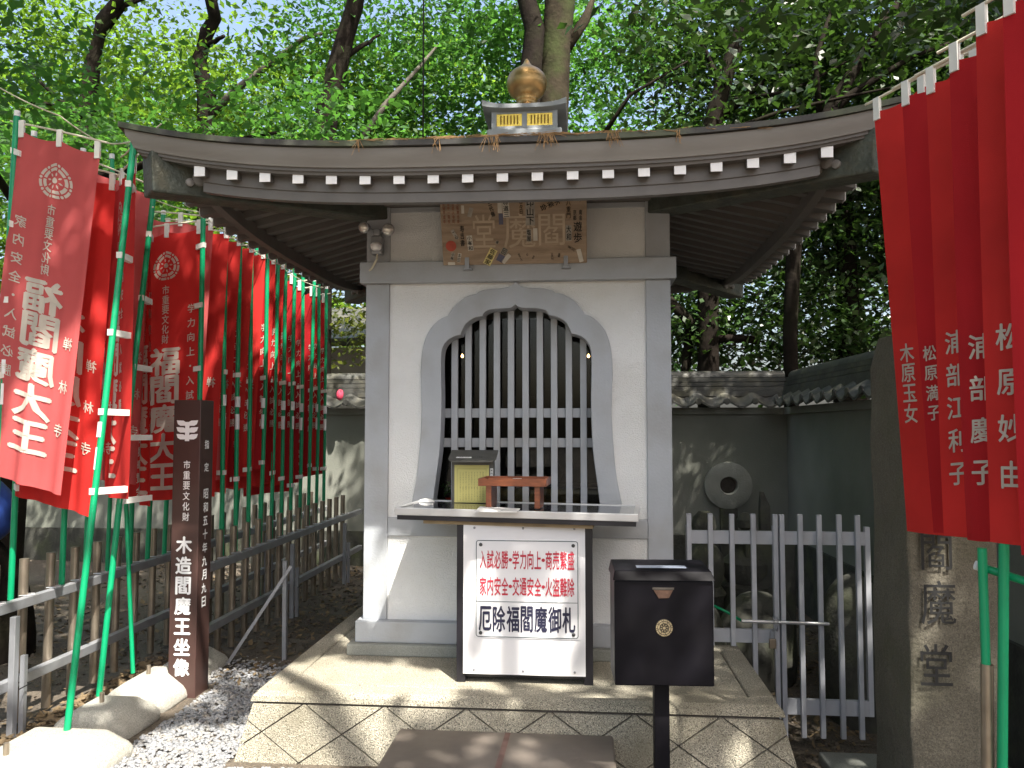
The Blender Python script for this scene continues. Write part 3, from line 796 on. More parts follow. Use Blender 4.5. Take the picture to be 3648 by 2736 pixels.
SKW = mat("sticker_white", (.62, .58, .5), .7, .1, 20); SKG = mat("sticker_grey", (.36, .33, .28), .7, .2, 20); SKT = mat("sticker_tan", (.38, .27, .17), .8, .1, 20)
SKY_ = mat("sticker_gold", (.72, .62, .25), .5, .1, 20); SKN = mat("sticker_navy", (.1, .1, .16), .6, .1, 20)
for a_ in (
    (1355, 310, 130, 370, 0, SKG, "印山下"), (1020, 260, 95, 240, -.05, SKW, "林道三"), (935, 210, 60, 220, 0, SKW, ""), (1885, 610, 85, 210, 0, SKG, "大和"),
    (2010, 600, 150, 300, 0, None, "遊歩"), (1970, 370, 60, 150, 0, None, "京都"), (2050, 370, 60, 150, 0, None, "南金"), (1885, 290, 75, 250, 0, SKT, "八重門"),
    (1640, 220, 110, 300, 1.2, SKT, "木楽会"), (815, 260, 75, 230, -.3, None, "三代藤"), (945, 400, 60, 150, 0, SKN, ""), (495, 720, 80, 210, -.08, SKW, "小峯和"),
    (285, 600, 50, 150, -.5, SKG, "一心"), (390, 620, 80, 290, 0, None, "寿吉書"), (235, 900, 50, 110, .3, SKG, "小林"), (330, 920, 50, 130, .2, SKW, "本田"), (215, 1000, 100, 40, 0, SKW, ""),
    (775, 915, 110, 240, .5, SKY_, "佐藤家"), (920, 935, 95, 100, .5, SKN, ""), (975, 845, 85, 95, .5, SKG, "回"), (1000, 945, 60, 150, .75, SKW, ""),
    (2040, 920, 60, 180, -.25, SKW, ""), (1920, 820, 45, 120, -1.0, None, "泉川"), (1330, 630, 70, 170, 0, SKG, "塩屋"), (1420, 620, 60, 170, 0, SKW, ""),
    (1230, 240, 60, 200, 0, SKT, "日々日"), (415, 260, 40, 110, 0, SKW, ""), (520, 300, 60, 130, .3, SKG, ""), (2050, 170, 40, 90, .5, None, "叶"),
    (1200, 930, 40, 120, -.4, None, "花人"), (1385, 930, 35, 90, .5, None, "吉"), (1300, 890, 35, 50, 0, None, "心"), (1650, 920, 35, 100, 0, None, "山口"), (1745, 910, 40, 80, .2, None, "森"), (880, 715, 45, 45, .6, SKG, "福")):
    stk(*a_)
for k, tx in enumerate(("奉納平成年", "講中一同安", "世話人寺町", "大阪堺市南")): stk(150 + k * 65, 300, 42, 300, 0, None, tx, mat("rust_ink", (.28, .10, .05), .8, .2, 20))
T = T2(); X, Y = pl(222, 755); T.add([(X + 75 * SX * math.cos(k * math.pi / 10), Y + 75 * SX * math.sin(k * math.pi / 10)) for k in range(20)], [tuple(range(20))])
T.mesh(lambda p, q_: plq(p, q_, .003), "sticker", mat("sticker_red", (.45, .08, .05), .7, .2, 15), plaque, "round red sticker")
for x in (440, 1840):
    X, Y = pl(x, 1000); p0 = plq(X, .0, .004)
    part(MB().box((p0.x - .012, p0.y - .012, p0.z - .02), (p0.x + .012, p0.y, p0.z + .045)), "clip", M_steel, plaque)
    part(MB().box((p0.x - .022, p0.y - .010, p0.z - .026), (p0.x + .028, 4.463, p0.z - .0205)), "clip", M_steel, plaque)

# =================================================================== COUNTER WITH SIGN
c0 = Vector((-.352, 4.02, ZT))
counter = empty("offering_counter", tuple(c0), "narrow counter with aluminium-edged black top and white sign panel before the hut", "counter")
RZ = Matrix.Translation((-.35, 4.0, 0)) @ Matrix.Rotation(rad(-4.5), 4, 'Z') @ Matrix.Rotation(rad(.6), 4, 'Y')
tz = 1.142
def cl(mb): mb.v = [tuple(RZ @ Vector(q)) for q in mb.v]; return mb
TW, TD = .607, .46
part(cl(MB().box((-TW + .02, -.035, tz - .018), (TW - .02, TD - .035 - .02, tz - .003))), "tabletop", mat("black_glossy_tabletop", (.025, .026, .035), .12, .2, 4, coat=.5), counter)
part(cl(MB().box((-TW, -.058, tz - .035), (TW, -.036, tz + .002))), "front_rim", M_alu, counter, bevel=.003)
for s in (-1, 1): part(cl(MB().box((s * TW - (.022 if s > 0 else 0), -.0355, tz - .035), (s * TW + (0 if s > 0 else .022), TD - .056, tz + .001))), "side_rim", M_alu, counter)
part(cl(MB().box((-TW, TD - .0555, tz - .035), (TW, TD - .035, tz + .001))), "rear_rim", M_alu, counter)
part(cl(MB().box((-TW + .012, -.052, tz - .058), (TW - .012, TD - .04, tz - .036))), "under_board", M_black, counter)
part(cl(MB().box((-TW + .14, -.02, tz - .078), (TW - .22, TD - .06, tz - .059))), "batten", mat("raw_batten", (.35, .26, .15), .8, .2, 9), counter)
# cabinet
cz0, cz1 = ZT, tz - .07
X0, X1 = -.634, .039
cabY = 4.02
for x in (X0, X1 - .04):
    part(MB().box((x, cabY - .008, cz0), (x + .045, cabY + .33, cz1)), "leg_board", M_black, counter, bevel=.003)
part(MB().box((X0 + .046, cabY + .02, cz0 + .02), (X1 - .042, cabY + .32, cz1)), "cabinet", M_black, counter)
part(MB().box((X0 + .035, cabY - .018, cz0 + .045), (X1 - .032, cabY - .0085, cz1 + .002)), "front_panel", M_signw, counter)
m_ = MB()
for x in (X0 + .09, -.3, X1 - .085):
    for z in (cz0 + .065, cz1 - .02):
        M4 = Matrix.Translation((x, cabY - .018, z)) @ Matrix.Rotation(rad(90), 4, 'X')
        b_ = MB().lathe([(.006, 0), (.006, .003), (.003, .005)], (0, 0, 0), 10, M4); part(b_, "screw", M_steel, counter)
# enamel sign plate
yS = cabY - .0215
sa, sb = PY(476, 540, yS), PY(578.5, 639, yS)
sx0, sx1, sz1, sz0 = sa.x, sb.x, sa.z, sb.z
plate = part(MB().box((sx0 - .006, yS, sz0 - .006), (sx1 + .006, yS + .003, sz1 + .006)), "sign_plate", M_signw, counter, bevel=.002)
def sgn(draw, name, m):
    T = T2(); draw(T); return T.mesh(lambda x, y: (x, yS - .0015, y), name, m, plate)
W_ = sx1 - sx0; H_ = sz1 - sz0
def rframe(T, x0, y0, x1, y1, t, r=.014):
    T.rect(x0 + r, y0, x1 - r, y0 + t); T.rect(x0 + r, y1 - t, x1 - r, y1); T.rect(x0, y0 + r, x0 + t, y1 - r); T.rect(x1 - t, y0 + r, x1, y1 - r)
    for cx, cy, a in ((x0 + r, y0 + r, math.pi), (x1 - r, y0 + r, 1.5 * math.pi), (x1 - r, y1 - r, 0), (x0 + r, y1 - r, .5 * math.pi)): T.arc(cx, cy, r - t, r, a, a + math.pi / 2, 4)
sgn(lambda T: (rframe(T, sx0, sz0, sx1, sz1, .0035), T.rect(sx0 + .004, sz0 + H_ * .363, sx1 - .004, sz0 + H_ * .363 + .0025)), "sign_border", mat("dark_green_line", (.02, .05, .05), .5, .1, 9))
stp = (W_ * .93) / (12 + 2 * .5)
sgn(lambda T: (T.row("入試必勝・学力向上・商売繁盛", sx0 + W_ * .035, sz0 + H_ * .80, stp * .94, H_ * .195, stp, .018, .5)), "sign_lettering", M_redink)
sgn(lambda T: (T.row("家内安全・交通安全・火盗難除", sx0 + W_ * .035, sz0 + H_ * .525, stp * .94, H_ * .195, stp, .018, .5)), "sign_lettering", M_redink)
stp = W_ * .95 / 7
sgn(lambda T: T.row("厄除福閻魔御札", sx0 + W_ * .025, sz0 + H_ * .19, stp * .92, H_ * .27, stp, .026), "sign_lettering", M_navy)
for x in (sx0 + .024, sx1 - .024):
    for z in (sz0 + .02, sz1 - .022):
        M4 = Matrix.Translation((x, yS, z)) @ Matrix.Rotation(rad(90), 4, 'X')
        part(MB().lathe([(.009, 0), (.009, .003), (.004, .006)], (0, 0, 0), 10, M4), "screw", mat("dark_screw", (.08, .08, .08), .4, .2, 9, metal=.6), counter)
# offering tray on its stand
TZ = tz
tray = empty("wooden_tray_stand", (-.352, 4.2, tz), "reddish varnished wooden tray on two legs standing on the counter", "tray")
RT = Matrix.Translation((-.352, 4.16, 0)) @ Matrix.Rotation(rad(-4), 4, 'Z')
def tr(mb): mb.v = [tuple(RT @ Vector(q)) for q in mb.v]; return mb
hw, hd, t0, t1 = .175, .11, tz + .115, tz + .152
part(tr(MB().box((-hw + .01, -hd + .01, t0), (hw - .01, hd - .01, t0 + .008))), "tray_bottom", M_tray, tray)
for a_, b_ in (((-hw, -hd), (hw, -hd + .01)), ((-hw, hd - .01), (hw, hd)), ((-hw, -hd + .0101), (-hw + .01, hd - .0101)), ((hw - .01, -hd + .0101), (hw, hd - .0101))):
    part(tr(MB().box((a_[0], a_[1], t0 - .002), (b_[0], b_[1], t1))), "tray_side", M_tray, tray, bevel=.002)
for s in (-1, 1): part(tr(MB().box((s * .125 - .014, -.085, tz), (s * .125 + .014, .085, t0 - .0025))), "leg", M_tray, tray, bevel=.002)
for k, (x, y) in enumerate(((-.13, .02), (.0, .06))):
    m_ = tr(MB().box((x - .022, y - .015, t0 + .009), (x + .022, y + .015, t0 + .028))); o = m_.build("paper_slip", M_paper)
    tag(o, ("folded white paper slip at the left end of the wooden tray", "small pale paper slip at the middle of the wooden tray")[k], "paper slip", "slips in the wooden tray")
# leaflet box
lb = empty("leaflet_box", (-.36, 4.36, tz), "dark roofed leaflet box with a yellow notice at the back of the counter", "leaflet box")
l0, l1 = PY(452, 480, 4.36), PY(494, 480, 4.36)
lx0, lx1 = l0.x, l1.x
z_b, z_t = tz + .0, PY(470, 458, 4.36).z
M_bx = mat("leaflet_box_metal", (.10, .10, .09), .45, .2, 8, metal=.3)
part(MB().box((lx0, 4.345, z_b), (lx1, 4.40, z_t)), "body", M_bx, lb, bevel=.003)
zr = PY(470, 450, 4.40).z; zf = PY(470, 461, 4.28).z
m_ = MB(); xa, xb = lx0 - .008, lx1 + .02
m_.add([(xa, 4.285, zf + .012), (xa + .02, 4.27, zf), (xb - .02, 4.27, zf), (xb, 4.285, zf + .012), (xb, 4.40, zr), (xa, 4.40, zr)] + [(xa, 4.285, zf + .006), (xa + .02, 4.27, zf - .006), (xb - .02, 4.27, zf - .006), (xb, 4.285, zf + .006), (xb, 4.40, zr - .006), (xa, 4.40, zr - .006)],
       [(0, 1, 2, 3, 4, 5), (11, 10, 9, 8, 7, 6)] + [(i, i + 6, (i + 1) % 6 + 6, (i + 1) % 6) for i in range(6)])
lid = part(m_, "lid", M_bx, lb)
n0, n1, n2 = PY(454.5, 465, 4.34), PY(489, 465, 4.34), z_b + .004
ntc = part(MB().box((n0.x, 4.340, n2), (n1.x, 4.3445, n0.z)), "notice", M_yellow, lb)
T = T2(); w_ = n1.x - n0.x; h_ = n0.z - n2
T.frame(n0.x + w_ * .08, n2 + h_ * .03, n1.x - w_ * .08, n0.z - h_ * .1, .0012)
src_t = "福閻魔大王御祈願申込案内厄除学力向上家内安全交通入試必勝商売繁盛"
for c in range(9):
    T.col([src_t[(c * 7 + k) % len(src_t)] for k in range(10)], n1.x - w_ * (.17 + c * .082), n0.z - h_ * .17, .0075, .0075, .0095, 0, .0)
    T.col([src_t[(c * 5 + k + 3) % len(src_t)] for k in range(8)], n1.x - w_ * (.17 + c * .082), n0.z - h_ * .58, .0075, .0075, .0095, 0, .0)
T.mesh(lambda x, y: (x, 4.339, y), "notice_lettering", mat("notice_ink", (.25, .22, .08), .8, .1, 9), ntc)
kx = (zr - zf) / .13
T = T2(); T.rect(0, 0, .15, .014)
T.mesh(lambda x, y: (lx0 + .03 + x + y * .3, 4.30 + y, zf + (.03 + y) * kx + .0025), "label_strip", M_paper, lid)
T = T2(); T.row("ご自由にお取り下さい福閻魔", .004, .007, .009, .009, .0108, .004)
T.mesh(lambda x, y: (lx0 + .03 + x + y * .3, 4.30 + y, zf + (.03 + y) * kx + .0045), "label_lettering", M_ink, lid)
T = T2(); T.rect(lx1 - .0185, z_t - .11, lx1 - .0035, z_t - .055); T.mesh(lambda x, y: (x, 4.3435, y), "label_strip", M_paper, lb)
T = T2(); T.col("案内書", lx1 - .011, z_t - .058, .011, .011, .0165); T.mesh(lambda x, y: (x, 4.3425, y), "label_lettering", M_ink, lb)
# papers on the counter
p = [PZ(513, 506, tz + .004), PZ(519 + 1, 501.5 + 4, tz + .004)]
def sheet(name, quad, z, label, cat, th=.004):
    m_ = MB(); n = len(quad); m_.add([(x, y, z) for x, y in quad] + [(x + random.uniform(-.002, .002), y, z + th) for x, y in quad], [tuple(reversed(range(n))), tuple(range(n, 2 * n))] + [(i, (i + 1) % n, (i + 1) % n + n, i + n) for i in range(n)])
    o = m_.build(name, M_paper, bevel=.001); return tag(o, label, cat)
zz = tz + .001
q1, q2, q3, q4 = PZ(474.5, 512.2, zz), PZ(517, 512.6, zz), PZ(520, 509.3, zz), PZ(479.5, 507.0, zz)
sheet("paper_sheet", [(v.x, v.y) for v in (q1, q2, q3, q4)], zz, "white paper lying at the front edge of the counter top", "paper")
q1, q2, q3, q4 = PZ(417, 503.2, zz), PZ(431, 504, zz), PZ(436.5, 501.2, zz), PZ(421, 500.5, zz)
m_ = MB(); cxp, cyp = (q1.x + q3.x) / 2, (q1.y + q3.y) / 2 - .01
m_.lathe([(.034, 0), (.037, .004), (.03, .014), (.012, .02), (.001, .021)], (0, 0, 0), 12, Matrix.Translation((cxp, cyp, zz)) @ Matrix.Scale(1.25, 4, (1, 0, 0)) @ Matrix.Scale(.7, 4, (0, 1, 0)))
tag(m_.build("paper_packet", M_paper, smooth='auto'), "crumpled white packet at the left rear corner of the counter", "packet")

# =================================================================== BLACK OFFERTORY BOX
db = empty("offertory_box", (.31, 3.30, -.2), "black metal offertory box with round brass crest on a single square post", "offertory box")
RB = Matrix.Translation((.315, 3.25, 0)) @ Matrix.Rotation(rad(2.5), 4, 'Z')
def bx(mb): mb.v = [tuple(RB @ Vector(q)) for q in mb.v]; return mb
bw = .195; bz0, bz1 = .535, .945
M_bmet = mat("black_box_paint", (.005, .0045, .007), .5, .3, 6, spec=.15, dirt=(.012, .011, .012), dscale=6, damt=.5)
part(bx(MB().box((-bw, 0, bz0), (bw, .22, bz1))), "body", M_bmet, db, bevel=.006)
m_ = MB(); m_.add([(-bw - .006, -.012, bz1 + .002), (bw + .006, -.012, bz1 + .002), (bw + .006, .23, bz1 + .002), (-bw - .006, .23, bz1 + .002), (-bw + .004, .02, bz1 + .035), (bw - .004, .02, bz1 + .035), (bw - .004, .225, bz1 + .048), (-bw + .004, .225, bz1 + .048)],
                  [(0, 3, 2, 1), (4, 5, 6, 7), (0, 1, 5, 4), (1, 2, 6, 5), (2, 3, 7, 6), (3, 0, 4, 7)])
bl = part(bx(m_), "lid", M_bmet, db, bevel=.003)
T = T2(); T.rect(-.10, 0, .10, .045); T.mesh(lambda x, y: tuple(RB @ Vector((x, .05 + y, bz1 + .040 + (.03 + y) * .0634))), "label", mat("pale_label", (.35, .4, .5), .3, .1, 9), bl)
part(bx(MB().box((-.045, -.0035, bz1 - .034), (.04, -.0005, bz1 - .026))), "slot", M_joint, db)
part(bx(MB().add([(-.04, -.004, bz1 - .036), (.036, -.004, bz1 - .036), (.02, -.004, bz1 - .066), (-.02, -.004, bz1 - .068)], [(0, 1, 2, 3)])), "slot_flap", mat("tarnished_brass", (.13, .08, .06), .35, .4, 40, metal=.6), db)
cm = bx(MB().lathe([(.034, 0), (.034, .003), (.030, .004)], (0, 0, 0), 24, Matrix.Translation((0, -.0005, .762)) @ Matrix.Rotation(rad(90), 4, 'X')))
crest_ = part(cm, "crest_disc", mat("dark_brass", (.10, .085, .06), .5, .3, 30, metal=.6), db)
T = T2(); T.crest(0, .762, .0325); T.mesh(lambda x, y: tuple(RB @ Vector((x, -.0055, y))), "crest", M_brass, crest_)
part(bx(MB().box((-.0 - .03, .08, -.4), (.03, .14, bz0 - .001))), "post", M_bmet, db, bevel=.003)

# =================================================================== BROWN SIGNPOST
sp = empty("signpost", (-2.32, 4.60, 0), "square dark brown signpost with white vertical lettering, left of the platform", "signpost")
s0, s1 = -2.40, -2.235
part(MB().box((s0, 4.52, -.05), (s1, 4.685, 1.715)), "post", M_brown, sp, bevel=.004)
yF = 4.5185
def onf(draw, name="lettering", lab=None):
    T = T2(); draw(T); return T.mesh(lambda x, y: (x, yF, y), name, M_white, sp, lab)
sc_x = (s0 + s1) / 2 + .002
def zpy(v): return PY(190, v, 4.52).z
def emblem(T):
    zc = zpy(430.5)
    for k, w in enumerate((.066, .067, .066)):
        zt = zc + .060 - k * .040
        pts = [(-w, zt), (-w + .008, zt - .023), (-w + .024, zt - .032), (w - .024, zt - .032), (w - .008, zt - .023), (w, zt), (w - .008, zt + .004), (.022, zt - .002), (.013, zt - .009), (-.013, zt - .009), (-.022, zt - .002), (-w + .008, zt + .004)]
        # upper curl
        T.poly([(sc_x + a_, b_) for a_, b_ in [pts[0], pts[1], pts[2], (-.013, zt - .032), (-.013, zt - .008), (-.024, zt - .002)]])
        T.poly([(sc_x + a_, b_) for a_, b_ in [(.013, zt - .032), pts[3], pts[4], pts[5], (.024, zt - .002), (.012, zt - .008)]])
    T.rect(sc_x - .0132, zc - .062, sc_x + .0132, zc + .050)
onf(emblem, "emblem")
onf(lambda T: T.col("市重要文化財", sc_x + .003, zpy(459.5), .042, .050, (zpy(459.5) - zpy(522)) / 6, 0, .012))
onf(lambda T: T.col("木造閻魔王坐像", sc_x - .004, zpy(535), .096, .102, (zpy(535) - zpy(678)) / 7, 0, .035))
T = T2(); T.col("指定", 0, 1.52, .055, .052, .135, 0, .03)
T.mesh(lambda x, y: (s1 + .0018, 4.60 + x, y), "lettering", M_white, sp, None, (1, 0, 0))
T = T2(); T.col("昭和五十年九月九日", 0, 1.20, .060, .060, .079, 0, .03)
T.mesh(lambda x, y: (s1 + .0018, 4.60 + x, y), "lettering", M_white, sp, None, (1, 0, 0))

# =================================================================== FENCES WITH POLE SOCKETS
def fence(X, Y0, Y1, socks, label, posts):
    f = empty("rail_fence", (X, (Y0 + Y1) / 2, 0), label, "fence")
    for z in (.647, .257): part(MB().box((X - .022, Y0, z - .026), (X + .022, Y1, z + .024)), "rail", M_steel, f, bevel=.003)
    for y in posts:
        part(MB().box((X + .023, y - .018, -.05), (X + .055, y + .018, .60)), "post", M_steel, f, bevel=.003)
        part(MB().box((X + .058, y + .022, -.05), (X + .082, y + .046, .40)), "stake", M_steel, f)
        part(MB().tube([(X + .095, y - .03, .25), (X + .095, y + .06, .255), (X - .03, y + .06, .25)], .003, 6), "wire_tie", M_cable, f)
    m0 = None
    for y in socks:
        o = part(MB().tube([(X - .048, y, .02), (X - .046, y + .004, .86)], .0235, 12), "pole_socket", M_tube, f, smooth='auto')
        part(MB().tube([(X - .048, y - .026, .672), (X + .0, y - .026, .676), (X + .02, y, .676), (X, y + .026, .676), (X - .048, y + .026, .672)], .0035, 6), "clamp", M_alu, f)
    return f
r1 = [3.60 + .2135 * k for k in range(24) if 3.60 + .2135 * k < 8.8]
r2 = [4.86 + .2155 * k for k in range(16)]
fence(-2.90, 3.0, 8.93, r1, "long grey two-rail fence farther left, lined with upright pole sockets", [3.86, 5.5, 7.1])
fence(-2.42, 4.80, 8.60, r2, "shorter grey two-rail fence behind the brown signpost with pole sockets", [6.45, 7.9])

# concrete blocks
for k, (y0, y1, lab) in enumerate(((2.95, 3.74, "sunlit concrete block nearest the camera at lower left, holding a green pole"),
                             (3.86, 4.22, "short shaded concrete block between two larger ones below the banners"),
                             (4.26, 4.72, "sunlit concrete block beside the foot of the brown signpost"),
                             (4.77, 5.20, "farthest concrete block, half hidden behind the brown signpost"))):
    cb = empty("concrete_block", (-2.42, (y0 + y1) / 2, 0), lab, "concrete block", "concrete blocks along the banner row")
    m_ = MB(); x0, x1 = -2.68 + .02 * k, (-2.13, -2.26, -2.28, -2.33)[k]; h = .135 - .008 * (k % 2)
    m_.add([(x0, y0, -.03), (x1, y0, -.03), (x1, y1, -.03), (x0, y1, -.03), (x0, y0, h * .55), (x1, y0, h * .35), (x1, y1, h * .35), (x0, y1, h * .55), (x0 + .09, y0 + .05, h), (x1 - .12, y0 + .05, h), (x1 - .12, y1 - .05, h), (x0 + .09, y1 - .05, h)],
           [(0, 3, 2, 1), (0, 1, 5, 4), (1, 2, 6, 5), (2, 3, 7, 6), (3, 0, 4, 7), (4, 5, 9, 8), (5, 6, 10, 9), (6, 7, 11, 10), (7, 4, 8, 11), (8, 9, 10, 11)])
    part(m_, "block", M_conc, cb, smooth=True, bevel=.035)
    part(MB().tube([(-2.50, (y0 + y1) / 2, h - .01), (-2.50, (y0 + y1) / 2, h + .05)], .012, 8), "iron_pin", M_tube, cb)

# steel prop frame
pf = empty("steel_prop", (-2.0, 5.27, 0), "thin grey steel upright with a diagonal brace standing between fence and platform", "prop")
part(MB().bar((-1.99, 5.27, -.03), (-1.995, 5.27, .66), .026), "upright", M_steel, pf)
part(MB().bar((-2.335, 5.13, -.01), tuple(PY(291, 566, 5.26)), .02), "brace", M_steel, pf)

# =================================================================== BANNERS
def lettering_T(kind, w, name=None):
    c = w / 2; out = []
    def add(nm, *a_, **k):
        T = T2(); T.crest(*a_) if nm == "crest" else T.col(*a_, **k); out.append((nm, T))
    add("crest", c, -.215, .092)
    add("lettering", "市重要文化財", c, -.34, .052, .058, .063, 0, .012)
    add("lettering", "福閻魔大王", c, -.735, .215, .180, .182, 0, .034)
    if kind == 'A':
        add("lettering", "家内安全・入試必勝", w - .062, -.42, .056, .062, .098, 0, .014)
        add("lettering", "禅林寺", .06, -.92, .06, .07, .225, 0, .014)
    elif kind == 'B':
        add("lettering", "学力向上・入試必勝", w - .055, -.46, .050, .058, .092, 0, .014)
        add("lettering", "宝珠山福閻魔奉賛会", .075, -.93, .050, .066, .083, 0, .014)
    return out
def name_T(txt, top, step, w, s=.072, tx=.075):
    if txt == "松原満子": s, tx = .052, .044
    T = T2(); T.col(txt, tx, top, s, s * 1.08, step, 0, .018); U = T2(); U.crest(w * .66, -.30, .085)
    return [("lettering", T), ("crest", U)]
def cut_T(T, step=.03):
    bm = bmesh.new(); vs = [bm.verts.new((x, y, L)) for x, y, L in T.v]
    for f in T.f:
        try: bm.faces.new([vs[i] for i in f])
        except ValueError: pass
    x = step
    while x < .5:
        bmesh.ops.bisect_plane(bm, geom=bm.verts[:] + bm.edges[:] + bm.faces[:], plane_co=(x, 0, 0), plane_no=(1, 0, 0), dist=1e-6); x += step
    bm.verts.ensure_lookup_table(); bm.verts.index_update()
    V = [(v.co.x, v.co.y, v.co.z) for v in bm.verts]; F = [tuple(v.index for v in f.verts) for f in bm.faces]; bm.free()
    return V, F
CUT = {}
def banner(base, top, org, dr, w, h, label, group, kind='A', amp=.018, ph=0., droop=.05, drift=(0, 0), skew=0., m=None, names=None, socket_z=None, pole=True, loops=True, cap=True, waves=2.2, few=False):
    """base/top: pole ends; org: upper corner of the cloth at the pole; dr: direction the cloth runs"""
    m = m or M_red
    base, top, org = Vector(base), Vector(top), Vector(org); dr = Vector((dr[0], dr[1], 0)).normalized(); nr = Vector((dr.y, -dr.x, 0))
    b = empty("banner", tuple(base), label, "banner", group)
    if pole:
        mid = (base + top) / 2 + Vector((random.uniform(-.012, .012), random.uniform(-.012, .012), 0))
        part(MB().tube([base, base.lerp(mid, .5), mid, mid.lerp(top, .5), top], .016, 10), "pole", M_green, b, smooth='auto')
        q = base.lerp(top, .47); d = (top - base).normalized()
        part(MB().tube([q, q + d * .075], .019, 10), "collar", M_whitep, b, smooth='auto')
        part(MB().tube([q - d * .05, q - d * .16], .0155, 10), "sleeve", M_whitep, b, smooth='auto')
        if cap: part(MB().tube([top - d * .005, top + d * .03], .0155, 10), "cap", M_whitep, b, smooth='auto')
    def S(u, v):
        f = v / h
        a_ = amp * (.35 + .65 * f)
        wob = a_ * math.sin(2 * math.pi * waves * u / w + ph + 1.2 * math.sin(2.2 * f + ph)) + a_ * .5 * math.sin(2 * math.pi * (waves * 1.9) * u / w + 2.1 * ph + 1.5 * f)
        sag = droop * u / w + .022 * math.sin(math.pi * ((u / w * 2) % 1.0)) * (1 - f) ** 3
        return org + dr * (u * (1 - .05 * f) + skew * f) + nr * wob + Vector((drift[0] * f, drift[1] * f, -v - sag - .006 * math.sin(9 * u + ph) * f))
    nu, nv = 26, 30
    V = [tuple(S(w * i / nu, h * j / nv)) for j in range(nv + 1) for i in range(nu + 1)]
    F = [(j * (nu + 1) + i, j * (nu + 1) + i + 1, (j + 1) * (nu + 1) + i + 1, (j + 1) * (nu + 1) + i) for j in range(nv) for i in range(nu)]
    mb = MB(); mb.add(V, F); cl_ = part(mb, "cloth", m, b, smooth=True)
    key = names or kind
    if key not in CUT:
        CUT[key] = [(nm, cut_T(T)) for nm, T in (name_T(names[0], names[1], names[2], w) if names else lettering_T(kind, w))]
    L = b.location
    for nm, (Vt, Ft) in CUT[key]:
        for sgn_ in (1, -1):
            VV = []
            for x, y, la in Vt:
                u, v = min(max(w - x, 0), w), min(max(-y, 0), h)
                VV.append(tuple(S(u, v) + nr * (.0026 + .0003 * la) * sgn_ - L))
            me = bpy.data.meshes.new(nm); me.from_pydata(VV, [], Ft); me.materials.append(M_print)
            link(bpy.data.objects.new(nm, me), cl_)
    # cross-arm and loops
    p0 = S(0, 0) + Vector((0, 0, .045)); p1 = S(w, 0) + Vector((0, 0, .045))
    part(MB().tube([p0 - dr * .05, p0.lerp(p1, .5) + Vector((0, 0, .004)), p1 + dr * .04], .0055, 6), "cross_arm", M_rope, b)
    if loops:
        for t in (.04, .5, .96):
            c = S(w * t, 0) + Vector((0, 0, .014))
            Mx = Matrix.Translation(c) @ Matrix(((dr.x, nr.x, 0, 0), (dr.y, nr.y, 0, 0), (0, 0, 1, 0), (0, 0, 0, 1)))
            part(MB().box((-.014, -.0075, -.05), (.014, .0075, .042), Mx), "loop", M_cotton, b)
        for v in ((.9, h - .05) if few else (.12, .5, .9, 1.3, h - .05)):
            c = S(0, v); tt = (c.z - base.z) / (top.z - base.z); pp = base.lerp(top, min(tt, 1))
            dd = Vector((pp.x - c.x, pp.y - c.y, 0))
            if pole and dd.length < .3:
                c2 = S(.03, v); e = (c2 - pp); e2 = e.normalized() if e.length > 1e-4 else dr
                part(MB().bar(c2, pp - e2 * .016, .034 if False else .036, .036), "loop", M_cotton, b) if False else None
                Z = Vector((0, 0, 1)); s_ = e2.cross(Z).normalized()
                a0 = c2 + e2 * .0; a1 = pp - e2 * .018
                mbx = MB(); vs = []
                for p_ in (a0, a1):
                    for sg in (-1, 1):
                        for zz_ in (-.016, .016): vs.append(p_ + s_ * .0145 * sg + Z * zz_)
                mbx.add(vs, [(0, 1, 3, 2), (4, 6, 7, 5), (0, 4, 5, 1), (2, 3, 7, 6), (0, 2, 6, 4), (1, 5, 7, 3)])
                part(mbx, "loop", M_cotton, b)
    return b
ordn = ["first", "second", "third", "fourth", "fifth", "sixth", "seventh", "eighth", "ninth", "tenth", "eleventh", "twelfth", "thirteenth", "fourteenth"]
G1, G2, G3 = "banners of the far-left row, seen from behind", "banners in the row behind the brown signpost", "banners hanging at the right edge"
def loose_pole(p, q, lab):
    e = empty("loose_pole", tuple(p), lab, "pole", "green poles without a banner"); p, q = Vector(p), Vector(q); d = (q - p).normalized()
    part(MB().tube([p, (p + q) / 2, q], .0125, 10), "shaft", M_green, e, smooth='auto'); part(MB().tube([q, q + d * .03], .0155, 10), "cap", M_whitep, e, smooth='auto')
    mm = p.lerp(q, .47); part(MB().tube([mm, mm + d * .075], .017, 10), "collar", M_whitep, e, smooth='auto')
